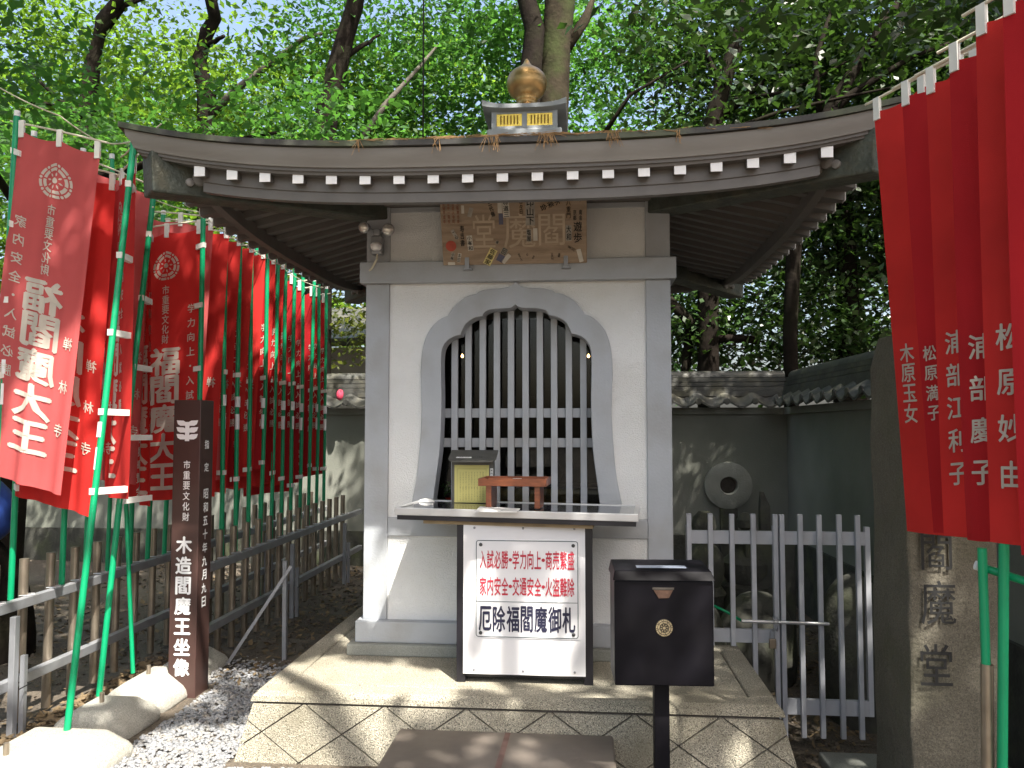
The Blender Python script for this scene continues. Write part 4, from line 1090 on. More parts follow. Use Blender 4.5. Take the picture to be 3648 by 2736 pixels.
# far-left row: cloth runs to the right, seen from behind (print mirrored)
r1s = [3.93, 4.14, 4.345, 4.555, 4.78, 5.03, 5.24, 5.46, 5.68, 5.9, 6.12, 6.34]
for k, y in enumerate(r1s):
    if k in (3, 4):
        loose_pole((-2.948, y, .62), (-2.90, y - .02, 3.02), "bare green pole in the far-left fence behind the leaning poles, %s of two" % ("left" if k == 3 else "right")); continue
    X = -2.948 - (.10, .15)[k] if k < 2 else -2.948; topz = 3.20 - .03 * k if k < 4 else 3.02
    tp = (X + .05 + .02 * random.random(), y - .02, topz)
    lab = ["big red banner nearest the camera at the far left, its white characters seen mirrored", "orange-red banner close behind the nearest one, hanging slightly lower at the far left"][k] if k < 2 else "red banner in the far-left row seen from behind, %s back from the camera" % ordn[k]
    kw = dict(skew=-.13 if k == 0 else -.05, drift=(0, .0))
    banner((X, y, .62), tp, (tp[0] + .015, tp[1] + .0, topz - (.07 if k != 1 else .14)), (1, .04 + .03 * math.sin(k)) if k != 2 else (.5, 1), .45, 1.80 if k != 1 else 1.84, lab, G1, 'A', amp=.012 + .008 * random.random(), ph=k * 1.7, droop=.13 if k < 2 else .06, m=M_redpale if k in (0, 2, 5) else M_red, **kw)
# signpost row: cloth runs to the left, reads normally
r2s = [4.83] + [5.33 + .2155 * k for k in range(11)]
for k, y in enumerate(r2s):
    X = -2.425 if k == 0 else -2.466; topz = 2.90
    tp = (X + random.uniform(-.01, .03), y + random.uniform(-.03, .0), topz + random.uniform(-.02, .03))
    lab = "red banner facing us left of the brown signpost, crest and large characters readable" if k == 0 else "red banner right of and beyond the brown signpost, %s along that row" % ordn[k - 1]
    banner((X, y, .1 if k == 0 else .62), tp, (tp[0] - .01, tp[1], tp[2] - .09), (-1, .12 * math.sin(k * 2.3) + .05), .47 if k == 0 else .43, 1.70 if k == 0 else random.uniform(1.6, 1.82), lab, G2, 'B', amp=.010 if k == 0 else .02, ph=k * 2.1 + .6, droop=.05, m=(M_red, M_redpale, M_reddeep, M_red, M_reddeep, M_reddeep, M_red, M_reddeep, M_reddeep, M_reddeep, M_red, M_reddeep)[k], waves=1.6, few=k > 0)  # deep red cloth dominates this row, standing in for its shade
# leaning poles on the concrete blocks
ba = PZ(67, 731, .13); ta = PY(134, 141, 3.93)
banner(ba, ta, ta + Vector((-.01, .02, -.12)), (-.68, .73), .52, 1.74, "narrow pink-red banner on the long green pole leaning across the front left", "banners on leaning poles", 'A', amp=.02, ph=.8, droop=.02, drift=(.03, -.05), waves=1.3)
bb = PZ(99, 696, .125); tb = PY(153, 199, 4.45)
banner(bb, tb, tb + Vector((-.01, .02, -.10)), (-.55, .84), .42, 1.70, "dim red banner seen edge-on, on the second leaning pole left of the signpost", "banners on leaning poles", 'A', amp=.02, ph=2.1, droop=.03, waves=1.2)
loose_pole(PZ(133, 673, .12), PY(112, 159, 4.62), "green pole leaning left, rising from the sunlit block beside the signpost")
loose_pole(PZ(230, 611, 0), PY(258, 235, 6.6), "bare green pole leaning right between the two fences right of the signpost")
loose_pole(PZ(259, 598, 0), PY(262, 250, 6.9), "upright bare green pole reaching the soil behind the shorter fence")
# ropes tying the banner tops together
def rope(pts, lab, r=.0035):
    m_ = MB(); P = []
    for i in range(len(pts) - 1):
        a_, b_ = Vector(pts[i]), Vector(pts[i + 1])
        for k in range(5): t = k / 5; P.append(a_.lerp(b_, t) - Vector((0, 0, .03 * math.sin(math.pi * t) * (b_ - a_).length)))
    P.append(Vector(pts[-1])); m_.tube(P, r, 6); o = m_.build("rope", M_rope, smooth=True); return tag(o, lab, "rope", "ropes tying the banner tops")
rope([PY(0, 88, 3.85), PY(60, 116, 4.0), PY(98, 141, 4.25), tuple(ta)], "cream rope slanting along the top of the nearest left banners")
rope([tuple(tb), PY(199, 212, 4.85), PY(234, 236, 5.4), PY(275, 262, 6.1), PY(322, 288, 7.2)], "cream rope running back along the tops of the signpost row of banners")
rope([PY(121, 157, 4.2), PY(134, 143, 3.93), PY(161, 124, 3.7)], "short cream cord sticking out past the cap of the front leaning pole", .0045)

# right edge banners: cloth runs away from us, front faces the path
names = [("木原玉女", -.97, .080), ("松原満子", -.93, .072), ("浦部江利子", -.85, .108), ("浦部慶子", -.85, .126), ("松原妙由", -.87, .128), ("福閻魔講", -.80, .120)]
rlab = ["leftmost red banner at the right edge, beside the mossy stone pillar", "red banner at the right edge, second from its left end, four small characters", "red banner at the right edge with five characters, above the word-carved pillar", "red banner at the right edge with four widely spaced characters, third from the right end",
        "broad bright red banner at the right edge whose top reaches the frame", "red banner cut off by the right edge of the photo"]
far = [((874, 112), (898, 532), 3.35), ((903, 97), (922, 533), 3.03), ((926, 84), (932, 534), 2.81), ((951, 62), (957, 537), 2.59), ((977, 25), (981, 541), 2.41), ((1003, 4), (1008, 556), 2.25)]
for k in range(6):
    ut, ub, y = far[k]; w = .45
    F_, B_ = PY(ut[0], ut[1], y), PY(ub[0], ub[1], y); dv = Vector((-.5, .866, 0))
    o_ = F_ - dv * w + Vector((0, 0, .03)); h_ = F_.z - B_.z
    bs = (o_.x + .03, o_.y - .03, -.3); tp = (o_.x + .02, o_.y - .02, o_.z + .08)
    banner(bs, tp, tuple(o_), (dv.x, dv.y), w, h_, rlab[k], G3, 'N', amp=.015, ph=k * 1.3 + .4, droop=.03, drift=(B_.x - F_.x + .01, 0), names=names[k], waves=.9 + .35 * (k % 2), pole=(k >= 3), m=(M_red, M_reddeep, M_red, M_reddeep, M_red, M_reddeep)[k])
# pole frame at the right: cross bar, spare pole and pipe
fr = empty("pole_frame", tuple(PY(1000, 768, 2.4)), "green pipe frame with a metal socket standing before the lettered stone pillar", "pipe frame")
a_, b_ = PY(982, 548, 2.42), PY(986, 667, 2.42)
part(MB().tube([a_, b_], .0125, 10), "upright", M_green, fr, smooth='auto')
part(MB().tube([PY(987, 664, 2.42), PY(988, 800, 2.42)], .0165, 12), "pipe_socket", M_tube, fr, smooth='auto')
part(MB().tube([PY(1004, 540, 2.36), PY(1002, 800, 2.40)], .0135, 10), "upright", M_green, fr, smooth='auto')
part(MB().tube([PY(978, 566, 2.45), PY(1040, 586, 2.34)], .0115, 10), "cross_bar", M_green, fr, smooth='auto')
part(MB().tube([PY(975, 565, 2.452), PY(979, 566.3, 2.45)], .0135, 10), "cap", M_whitep, fr, smooth='auto')

# =================================================================== GATE
gate = empty("metal_gate", (1.12, 4.8, -.25), "grey two-leaf picket gate locked with a padlock, right of the hut", "gate")
GY = 4.80; zt = 1.05
def leaf(xs, rails, zb_, name, frame_x):
    g = part(MB().box((frame_x[0], GY + .006, rails[0][0]), (frame_x[0] + .028, GY + .036, zt - .07)), name, M_gate, gate)
    part(MB().box((frame_x[1] - .028, GY + .006, rails[0][0]), (frame_x[1], GY + .036, zt - .07)), "stile", M_gate, g)
    for (z0, z1) in rails: part(MB().box((frame_x[0] + .0285, GY + .008, z0), (frame_x[1] - .0285, GY + .034, z1)), "rail", M_gate, g)
    for i, x in enumerate(xs):
        part(MB().box((x - .0135, GY - .022, zb_[i]), (x + .0135, GY + .0045, zt + .002 * (i % 2))), "picket", M_gate, g, bevel=.002)
def gx(u): return PY(u, 600, GY).x
leaf([gx(u) for u in (689.5, 711, 732.5, 754, 776)], [(.31, .385), (.875, .95)], [.295, .295, .295, -.05, -.24], "gate_leaf", (gx(687), gx(779.3)))
leaf([gx(u) for u in (782.5, 801, 820, 840, 858.5)], [(-.09, -.005), (.875, .95)], [-.25, -.21, -.21, -.21, -.21], "gate_leaf", (gx(780.2), gx(872)))
part(MB().tube([PY(741.5, 621, GY - .05), PY(829, 624, GY - .05)], .0095, 10), "bolt_bar", M_alu, gate, smooth='auto')
for u in (773, 777): part(MB().tube([PY(u, 617, GY - .03), PY(u + 1, 619, GY - .065), PY(u + 1, 628, GY - .065), PY(u, 631, GY - .03)], .004, 6), "hasp", M_steel, gate)
q = PY(772.5, 640, GY - .07)
pk = empty("padlock", tuple(q), "old brass padlock hanging from the gate bolt", "padlock")
part(MB().cb((q.x, q.y, q.z - .02), (.04, .02, .055)), "body", M_tube, pk, bevel=.004)
part(MB().tube([(q.x - .012, q.y, q.z + .005), (q.x - .012, q.y, q.z + .05), (q.x, q.y, q.z + .062), (q.x + .012, q.y, q.z + .05), (q.x + .012, q.y, q.z + .005)], .004, 8), "shackle", M_steel, pk)
m_ = MB().tube([PY(712, 605, 4.95), PY(725, 611, 4.93), PY(742, 621, 4.9)], .008, 8); tag(m_.build("green_rod", M_green, smooth=True), "thin green rod leaning behind the left gate leaf", "rod")

# =================================================================== STONE PILLAR (lettered)
gp_ = empty("stone_pillar", (1.54, 3.7, -.3), "tall rough granite pillar with black brushed characters, right of the gate", "stone pillar")
vs = []
rs = random.Random(3)
lv = 16
x0, x1, y0, y1 = 1.335, 1.72, 3.50, 3.93
for j in range(lv + 1):
    z = -.45 + (1.97 + .45) * j / lv; sh = .02 * (j / lv) + (.025 if j == lv else 0)
    for (a_, b_) in ((x0, y0), ((x0 + x1) / 2, y0 - .004), (x1, y0), (x1, y1), ((x0 + x1) / 2, y1), (x0, y1)):
        vs.append((a_ + rs.uniform(-.008, .008) + (sh if a_ < 1.5 else -sh), b_ + rs.uniform(-.004, .004) * (0 if b_ < 3.6 else 1) + (sh * .3 if b_ < 3.6 else -sh), z + (rs.uniform(-.01, .01) if 0 < j else 0)))
fs = [(j * 6 + k, j * 6 + (k + 1) % 6, (j + 1) * 6 + (k + 1) % 6, (j + 1) * 6 + k) for j in range(lv) for k in range(6)] + [tuple(lv * 6 + k for k in range(6))]
m_ = MB(); m_.add(vs, fs); part(m_, "shaft", M_pillar, gp_, bevel=.012)
T = T2()
for c, v, s_ in (("閻", 549, .14), ("魔", 602, .15), ("堂", 664, .14)):
    q = PY(935 if c != "魔" else 937, v, 3.5); T.ch(c, q.x, q.z, s_ * .95, s_ * 1.25, 0, .006)
T.mesh(lambda x, y: (x, 3.487, y), "lettering", M_ink, gp_)

# =================================================================== BACK WALL WITH TILED COPING
def wall_run(p, q, name, label, tiles):
    """wall from p to q (x, y); the visible face is on the side of the camera"""
    p, q = Vector((p[0], p[1], 0)), Vector((q[0], q[1], 0)); d = (q - p); L = d.length; d.normalize()
    Mx = Matrix.Translation(p) @ Matrix(((d.x, -d.y, 0, 0), (d.y, d.x, 0, 0), (0, 0, 1, 0), (0, 0, 0, 1)))   # x along, y away from face
    w = empty(name, tuple(p + d * L / 2), label, "wall")
    def wp(mb, nm, m, par=None, **k):
        mb.v = [tuple(Mx @ Vector(v)) for v in mb.v]; return part(mb, nm, m, par or w, **k)
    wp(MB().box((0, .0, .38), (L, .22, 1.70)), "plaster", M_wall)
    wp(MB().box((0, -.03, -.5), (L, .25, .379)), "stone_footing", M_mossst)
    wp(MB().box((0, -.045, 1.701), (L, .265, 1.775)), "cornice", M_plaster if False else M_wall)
    cop = wp(MB().box((0, -.05, 1.9), (L, .27, 1.96)), "coping", M_tile)
    for i in range(3): wp(MB().box((0, -.035 + .018 * i, 1.962 + i * .05), (L, .255 - .018 * i, 1.962 + i * .05 + .043)), "ridge_course", M_tile, cop)
    m_ = MB(); n = 10; prof_ = [(.11 + .085 * math.cos(math.pi * k / n), 2.112 + .075 * math.sin(math.pi * k / n)) for k in range(n + 1)]
    for xx in (0, L): m_.v += [(xx, a_, b_) for a_, b_ in prof_]
    m_.f += [(k, k + 1, n + 2 + k, n + 1 + k) for k in range(n)] + [(n, 0, n + 1, 2 * n + 1)]
    wp(m_, "ridge_cap", M_tile, cop, smooth='auto')
    # pantiles on the front slope
    k = 0; tw = .30
    while (k + 1) * tw <= L + .1:
        xa = k * tw
        if tiles(xa):
            m_ = MB(); n = 10; top = []; 
            for y, z in ((-.21, 1.815), (-.02, 1.925)):
                for i in range(n + 1):
                    t = i / n; zz_ = z + (.030 * math.cos((t - .15) * 2 * math.pi)) ; top.append((xa + t * tw * 1.04, y, zz_))
            bot = [(x, y, z - .022) for x, y, z in top]
            vv = top + bot; N = n + 1
            ff = [(i, i + 1, N + i + 1, N + i) for i in range(n)] + [(2 * N + i, 3 * N + i, 3 * N + i + 1, 2 * N + i + 1) for i in range(n)] + [(i, 2 * N + i, 2 * N + i + 1, i + 1) for i in range(n)]
            m_.add(vv, ff); wp(m_, "tile", M_tile, cop, smooth='auto')
            m2 = MB().lathe([(.001, -.012), (.034, -.012), (.038, 0), (.030, .006), (.001, .006)], (0, 0, 0), 12, Matrix.Translation((xa + tw * .15, -.212, 1.838)) @ Matrix.Rotation(rad(90), 4, 'X'))
            wp(m2, "tile_end", M_tile, cop)
        k += 1
    return w
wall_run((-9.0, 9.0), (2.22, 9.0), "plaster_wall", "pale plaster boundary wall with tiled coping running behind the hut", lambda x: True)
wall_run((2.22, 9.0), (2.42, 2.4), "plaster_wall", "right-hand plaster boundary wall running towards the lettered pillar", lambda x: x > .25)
# left boundary (out of view left of the banners), earth bank
# wheel relief with a hole
wr = empty("stone_disc", tuple(PY(728, 485, 8.9)), "large pale stone disc with a dark round hole leaning on the rear wall", "stone disc")
c = PY(728.5, 485.5, 8.93)
m_ = MB(); n = 36; ro, ri = .255, .088
for r_, y in ((ri, 0), (ri + .01, -.03), (ro - .05, -.03), (ro, -.012), (ro, .05), (ri, .05)):
    for k in range(n): a_ = 2 * math.pi * k / n; m_.v.append((c.x + r_ * math.cos(a_), c.y + y, c.z + r_ * math.sin(a_)))
for i in range(6):
    j = (i + 1) % 6
    m_.f += [(i * n + k, i * n + (k + 1) % n, j * n + (k + 1) % n, j * n + k) for k in range(n)]
part(m_, "disc", mat("pale_disc_stone", (.25, .255, .225), .85, .15, 5, bump=.4, bscale=50), wr, smooth='auto')
part(MB().lathe([(ri - .002, 0), (ri - .002, .01)], (0, 0, 0), 24, Matrix.Translation((c.x, c.y + .058, c.z)) @ Matrix.Rotation(rad(90), 4, 'X')), "hole_backing", M_joint, wr)
part(MB().box((c.x - .09, c.y - .02, -.3), (c.x + .09, c.y + .05, c.z - ro + .006)), "pedestal", M_mossst, wr)

# small stone figures behind the gate
def stone(name, u, Y, zt_, prof_, lab, cat, m=M_mossst, base=None):
    q = PY(u, 530, Y); H = zt_ + .3; e = empty(name, (q.x, Y, -.3), lab, cat, None)
    part(MB().lathe([(r_ * 1.0, z * H) for r_, z in prof_], (q.x, Y, -.3), 16), "body", m, e, smooth='auto')
    return e
zt_ = lambda v, Y: PY(700, v, Y).z
j = stone("stone_figure", 704, 6.6, zt_(511, 6.6), [(.21, 0), (.21, .2), (.15, .24), (.15, .42), (.17, .45), (.13, .5), (.16, .6), (.15, .7), (.10, .76), (.055, .79), (.085, .84), (.10, .90), (.085, .96), (.04, 1.0)], "dark round-headed stone figure behind the left gate leaf", "statue")
j = stone("gorinto_tomb", 745, 6.7, zt_(512, 6.7), [(.26, 0), (.26, .30), (.2, .31), (.2, .50), (.15, .52), (.20, .60), (.20, .66), (.08, .75), (.08, .78), (.12, .79), (.03, .88), (.06, .90), (.07, .95), (.02, 1.0)], "small stacked stone tower behind the gate with a pointed jewel top", "stone tower")
st_ = empty("pointed_stela", tuple(PY(764, 700, 6.75)), "tall narrow pointed dark stone behind the gate beside the stacked tower", "stone marker")
q = PY(764, 530, 6.75); zz = zt_(491, 6.75)
m_ = MB(); m_.add([(q.x - .05, 6.7, -.3), (q.x + .055, 6.7, -.3), (q.x + .055, 6.8, -.3), (q.x - .05, 6.8, -.3), (q.x - .035, 6.71, zz - .12), (q.x + .045, 6.71, zz - .12), (q.x + .045, 6.79, zz - .12), (q.x - .035, 6.79, zz - .12), (q.x - .028, 6.73, zz), (q.x + .0, 6.73, zz), (q.x + .0, 6.77, zz), (q.x - .028, 6.77, zz)],
    [(0, 1, 5, 4), (1, 2, 6, 5), (2, 3, 7, 6), (3, 0, 4, 7), (4, 5, 9, 8), (5, 6, 10, 9), (6, 7, 11, 10), (7, 4, 8, 11), (8, 9, 10, 11), (0, 3, 2, 1)])
part(m_, "shaft", M_mossst, st_, bevel=.006)
part(MB().box((q.x - .19, 6.56, -.3), (q.x + .2, 6.95, zt_(535, 6.7))), "base", M_mossst, st_, bevel=.02)
def rock(name, c, s, lab, seed, m=M_mossst):
    bm = bmesh.new(); bmesh.ops.create_icosphere(bm, subdivisions=3, radius=1); r_ = random.Random(seed)
    ks = [(Vector((r_.uniform(-1, 1), r_.uniform(-1, 1), r_.uniform(-1, 1))).normalized(), r_.uniform(.1, .3)) for _ in range(9)]
    for v in bm.verts:
        k = 1 + sum(a_ * max(v.co.dot(d_), 0) ** 3 for d_, a_ in ks) * .6 - .12
        v.co = Vector((v.co.x * s[0] * k, v.co.y * s[1] * k, v.co.z * s[2] * k))
    me = bpy.data.meshes.new(name); bm.to_mesh(me); bm.free(); me.materials.append(m); me.polygons.foreach_set("use_smooth", [True] * len(me.polygons))
    o = bpy.data.objects.new(name, me); o.location = c; link(o); return tag(o, lab, "rock", "dark rocks behind the gate")
rock("garden_rock", (1.83, 5.5, -.05), (.28, .35, .62), "large dark rock behind the right gate leaf next to the pillar", 4)
rock("garden_rock", (1.30, 6.2, -.15), (.30, .3, .52), "dark rock mound behind the middle of the gate", 9)
rock("garden_rock", (.82, 5.9, -.1), (.2, .3, .5), "low dark rock behind the left gate leaf, close to the hut", 12)

# far left oddments: blue sheet over a dark stump
rock("tree_stump", (-4.05, 5.2, .12), (.33, .3, .55), "dark rounded stump at the extreme left below the banners", 21, M_bark)['group'] = "left edge clutter"
o = rock("blue_sheet", (-4.08, 5.05, .98), (.22, .2, .24), "crumpled blue plastic sheet at the extreme left edge", 33, M_tarp); o['category'] = "sheet"; o['group'] = "left edge clutter"
bpy.data.objects["tree_stump"]['category'] = "stump"; bpy.data.objects["tree_stump"].scale = (1, 1, 1.25)
q = PY(340, 395, 8.7)
o = rock("pink_pouch", tuple(q), (.04, .035, .06), "small pink cloth bundle hanging beside the hut's left wall", 5, M_pink); o['category'] = "bundle"; o['group'] = ""; del o['group']

# building beyond the wall seen between banners and hut
bd = empty("distant_hall", (-4.2, 14.2, 0), "pale hall with curved grey roof glimpsed between the left banners and the hut", "building")
part(MB().box((-7.2, 14.0, 0), (-3.62, 17.5, 3.0)), "wall", mat("hall_plaster", (.38, .36, .35), .9, .1, 2), bd)
part(MB().box((-3.615, 14.02, 0), (-3.42, 14.2, 3.1)), "pillar", M_plaster, bd)
m_ = MB()
for i in range(7):
    t = i / 6; y = 13.2 + 2.4 * t; z = 3.05 + .9 * t ** 1.5; m_.v += [(-8.2, y, z + .2), (-6, y, z), (-3.9, y, z + .02), (-2.9, y, z + .25)]
m_.f += [(i * 4 + k, i * 4 + k + 1, i * 4 + k + 5, i * 4 + k + 4) for i in range(6) for k in range(3)]
o = part(m_, "roof", M_tile, bd, smooth=True); sd = o.modifiers.new("s", 'SOLIDIFY'); sd.thickness = .14
part(MB().box((-5.3, 13.98, 1.4), (-4.6, 13.999, 2.3)), "window", M_joint, bd)

# cable hanging down in front of the trees
q = PY(423.5, 0, 5.6); m_ = MB().tube([(q.x - .005, 5.6, 7.5), (q.x, 5.6, 5), (q.x + .004, 5.6, 3.1)], .006, 6); tag(m_.build("overhead_cable", M_cable, smooth=True), "thin black cable hanging straight down left of the bronze finial", "cable")

# =================================================================== TREES
HOLES = []
def hole(x, y, z, r): HOLES.append((x, y, z, r * (1.3 if r > .12 else 1.15)))
def inside_hole(P):
    P = np.asarray(P); keep = np.ones(len(P), bool); s = np.array(SUN)
    for x, y, z, r in HOLES:
        d = P - np.array((x, y, z)); t = d @ s; perp = np.linalg.norm(d - t[:, None] * s, axis=1); keep &= ~((perp < r * rng.uniform(.8, 1.15, len(P))) & (t > 0))
    return keep
# where the photograph shows sun on the ground, the platform and the cloths
for h_ in ((-2.36, 3.42, .1, .27), (-2.40, 4.42, .12, .22), (-2.25, 4.62, .1, .12), (-1.30, 4.02, .29, .26), (-1.02, 3.98, .29, .22), (-.78, 3.93, .29, .16), (-1.5, 3.9, .2, .22), (-1.72, 3.5, 0, .35), (-1.2, 3.66, .05, .28), (-1.95, 3.85, 0, .2), (-2.0, 3.2, 0, .35), (-1.4, 3.2, 0, .3),
           (-.36, 4.0, .40, .13), (-.50, 4.0, .75, .07), (-.40, 4.0, .55, .10), (-.13, 4.0, .36, .07), (-1.2, 4.5, .62, .10), (-1.08, 4.5, .75, .09), (-1.24, 4.5, .85, .05), (-2.30, 3.95, 1.25, .16), (-2.75, 3.93, 1.5, .22), (-2.9, 3.9, 1.3, .2), (-2.33, 3.9, 1.7, .10), (-2.6, 4.1, 1.2, .12), (-2.25, 3.8, 1.3, .1), (-2.4, 3.7, .7, .12),
           (-3.1, 9.0, .6, .3), (-4.0, 9.0, .5, .4), (-3.6, 8.3, 0, .3), (-3.2, 7.2, 0, .15), (-2.75, 5.5, 1.35, .08), (-2.55, 5.7, 1.4, .08),
           (-.62, 3.4, .16, .07), (-.45, 3.55, .16, .05), (-.25, 3.45, .16, .06), (-.1, 3.6, .16, .04), (.05, 3.85, .29, .05), (.35, 3.9, .29, .05), (.62, 3.9, .29, .04), (-.05, 3.95, .29, .04), (.7, 3.75, .1, .06), (.55, 4.3, .29, .04),
           (1.47, 3.5, .95, .045), (1.44, 3.5, .8, .045), (1.40, 3.5, .62, .05), (1.50, 3.5, 1.08, .03), (1.62, 8.9, .83, .05), (1.35, 4.8, .91, .03), (-.2, 3.7, .1, .1), (.75, 4.7, .35, .05), (-2.95, 4.4, .3, .25), (-2.95, 3.7, .3, .2)):
    hole(*h_)
def crown(name, parent, blobs, nl, size, m, up=.6, clump=(.34, .34, .10), per=55, holes=False):
    C = []; tot = sum(b[3] * b[4] * b[5] for b in blobs)
    for (x, y, z, rx, ry, rz) in blobs:
        n = max(int(nl * rx * ry * rz / tot / per), 1)
        d = rng.normal(0, 1, (n, 3)); d /= np.linalg.norm(d, axis=1)[:, None]; r_ = rng.uniform(.25, 1, n) ** .6
        cc = np.array((x, y, z)) + d * r_[:, None] * np.array((rx, ry, rz))
        sc = rng.uniform(.6, 1.4, n)
        C.append((cc[:, None] + rng.normal(0, 1, (n, per, 3)) * np.array(clump) * sc[:, None, None]).reshape(-1, 3))
    C = np.concatenate(C)
    if holes: C = C[inside_hole(C)]
    V, F = leafquads(C, rng.uniform(size * .6, size * 1.25, len(C)), up)
    V = V - np.array(parent.location)
    o = np_mesh(name, V, F, m); link(o, parent); return o
def limb(m_, a, b, r0, r1, wob=.15, n=7):
    a, b = Vector(a), Vector(b); P = []; R_ = []
    L = (b - a).length
    for i in range(n + 1):
        t = i / n; o_ = Vector((random.uniform(-1, 1), random.uniform(-1, 1), random.uniform(-.5, .5))) * wob * L * .12 * (0 if i in (0, n) else 1)
        P.append(a.lerp(b, t) + o_); R_.append(r0 + (r1 - r0) * t)
    m_.tube(P, R_, 9); return P
def tree(name, label, path, radii, bark, blobs, nl, size, m, branches=(), holes=False, group="trees around the shrine", **k):
    b0 = Vector(path[0]); t = empty(name, (b0.x, b0.y, 0), label, "tree", group)
    m_ = MB(); m_.tube([(b0.x, b0.y, -.2)] + [tuple(p_) for p_ in path], [radii[0] * 1.15] + list(radii), 12)
    part(m_, "trunk", bark, t, smooth=True)
    for br in branches:
        m_ = MB(); pts = [Vector(p_) for p_ in br[0]]; P = [pts[0]]
        if len(pts) == 2: limb(m_, pts[0], pts[1], br[1], br[2])
        else: m_.tube(pts, [br[1] + (br[2] - br[1]) * i / (len(pts) - 1) for i in range(len(pts))], 9)
        part(m_, "limb", br[3] if len(br) > 3 else bark, t, smooth=True)
    if nl: crown("crown", t, blobs, nl, size, m, holes=holes, **k)
    return t
P = PY
# bright maples, left
tree("maple_tree", "bright yellow-green maple with a wavy dark trunk, left of centre above the roof", [P(207, 380, 10.5), P(206, 200, 10.5), P(206, 125, 10.5), P(205, 90, 10.5), P(199, 60, 10.5), P(207, 32, 10.5), P(215, 18, 10.4), P(211, 0, 10.3), P(215, -60, 10.2)], [.13, .12, .115, .11, .105, .10, .09, .085, .06], M_bark,
     [(-5.6, 11.6, 4.6, 1.9, 1.5, 1.9), (-4.2, 12.0, 6.4, 2.0, 1.6, 1.6), (-6.6, 11.2, 6.6, 1.8, 1.5, 1.7), (-5.4, 9.3, 9.3, 1.8, 1.5, .7), (-4.0, 11.2, 4.2, 1.3, 1.2, 1.2)], 26000, .055, M_maple,
     [([P(210, 116, 10.6), P(235, 90, 10.6), P(272, 62, 10.6), P(304, 38, 10.6), P(345, 28, 10.5)], .06, .02, M_barkpale), ([P(208, 45, 10.5), P(224, 36, 10.3)], .04, .025), ([P(206, 110, 10.5), P(230, 70, 10.8)], .03, .012)])
tree("maple_tree", "tall tree with thick dark leaning trunk rising behind the roof left of the cable", [P(318, 330, 9.8), P(321, 150, 9.8), P(326, 120, 9.8), P(331, 95, 9.8), P(338, 65, 9.8), P(345, 38, 9.8), P(355, 5, 9.7), P(362, -60, 9.6)], [.17, .165, .15, .14, .13, .115, .11, .09], M_bark,
     [(-2.6, 11.4, 5.2, 1.7, 1.5, 1.8), (-1.6, 11.8, 6.8, 1.8, 1.5, 1.3), (-3.2, 11.2, 7.0, 1.5, 1.3, 1.2), (-1.8, 9.4, 9.4, 2.2, 1.5, .7), (-1.4, 11.3, 4.4, 1.3, 1.2, 1.1)], 24000, .055, M_maple2,
     [([P(340, 60, 9.8), P(380, 35, 10.2)], .05, .015), ([P(362, 140, 9.9), P(385, 105, 10), P(415, 72, 10.1), P(438, 45, 10.2)], .05, .015, M_barkpale), ([P(328, 96, 9.8), P(346, 90, 9.7)], .035, .02)])
tree("maple_tree", "leafy maple at the far left above the nearest banners", [P(82, 330, 9.6), P(84, 150, 9.6), P(92, 66, 9.6), P(103, 20, 9.6), P(118, 0, 9.5), P(130, -50, 9.4)], [.13, .12, .10, .09, .07, .05], M_bark,
     [(-7.8, 10.6, 5.0, 1.8, 1.5, 1.8), (-6.4, 9.9, 3.9, 1.5, 1.1, 1.1), (-8.2, 10.8, 6.8, 1.7, 1.5, 1.4), (-5.3, 10.1, 3.6, 1.1, .9, .8)], 24000, .055, M_maple,
     [([P(85, 120, 9.6), P(55, 96, 9.6), P(25, 68, 9.5)], .04, .015), ([P(98, 40, 9.6), P(125, 5, 9.6), P(160, -8, 9.6)], .05, .02), ([P(90, 118, 9.5), P(50, 104, 9.4), P(0, 98, 9.3)], .03, .015)])
# big mossy trunk behind finial
tree("camphor_tree", "huge mossy double trunk standing directly behind the bronze finial", [P(551, 330, 8.95 + .9), P(552, 150, 9.8), P(554, 100, 9.8), P(556, 50, 9.8), P(560, 0, 9.8), P(566, -70, 9.8)], [.20, .19, .185, .18, .19, .2], M_barkm,
     [(.2, 11.4, 7.2, 1.6, 1.3, .9), (-.8, 11.0, 7.3, 1.2, 1.1, .7)], 5000, .06, M_maple2,
     [([P(530, 160, 9.7), P(528, 110, 9.7), P(531, 70, 9.7), P(535, 30, 9.7), P(524, -10, 9.7), P(515, -60, 9.7)], .17, .10, M_bark), ([P(558, 60, 9.8), P(585, 20, 9.9), P(600, -20, 10)], .08, .05)])
# dark evergreens, right
tree("evergreen_tree", "dark glossy-leaved evergreen right of the finial with slanting boughs", [P(708, 340, 9.9), P(709, 140, 9.9), P(716, 110, 9.9), P(726, 75, 9.9), P(736, 45, 9.9), P(744, 15, 9.9), P(752, -50, 9.9)], [.13, .12, .11, .10, .09, .08, .06], M_bark,
     [(1.6, 11.0, 4.6, 1.3, 1.2, 1.2), (2.6, 10.8, 5.9, 1.6, 1.3, 1.5), (3.6, 10.8, 4.7, 1.4, 1.2, 1.3), (1.9, 11.0, 7.0, 1.3, 1.2, .9)], 24000, .062, M_ever,
     [([P(712, 125, 9.9), P(760, 85, 9.9), P(800, 40, 9.8)], .05, .02), ([P(722, 85, 9.9), P(700, 40, 9.9)], .045, .02), ([P(735, 100, 9.7), P(790, 92, 9.5), P(850, 60, 9.3)], .035, .012), ([P(600, 140, 10.2), P(630, 95, 10.2), P(690, 60, 10)], .035, .012)], clump=(.36, .36, .14))
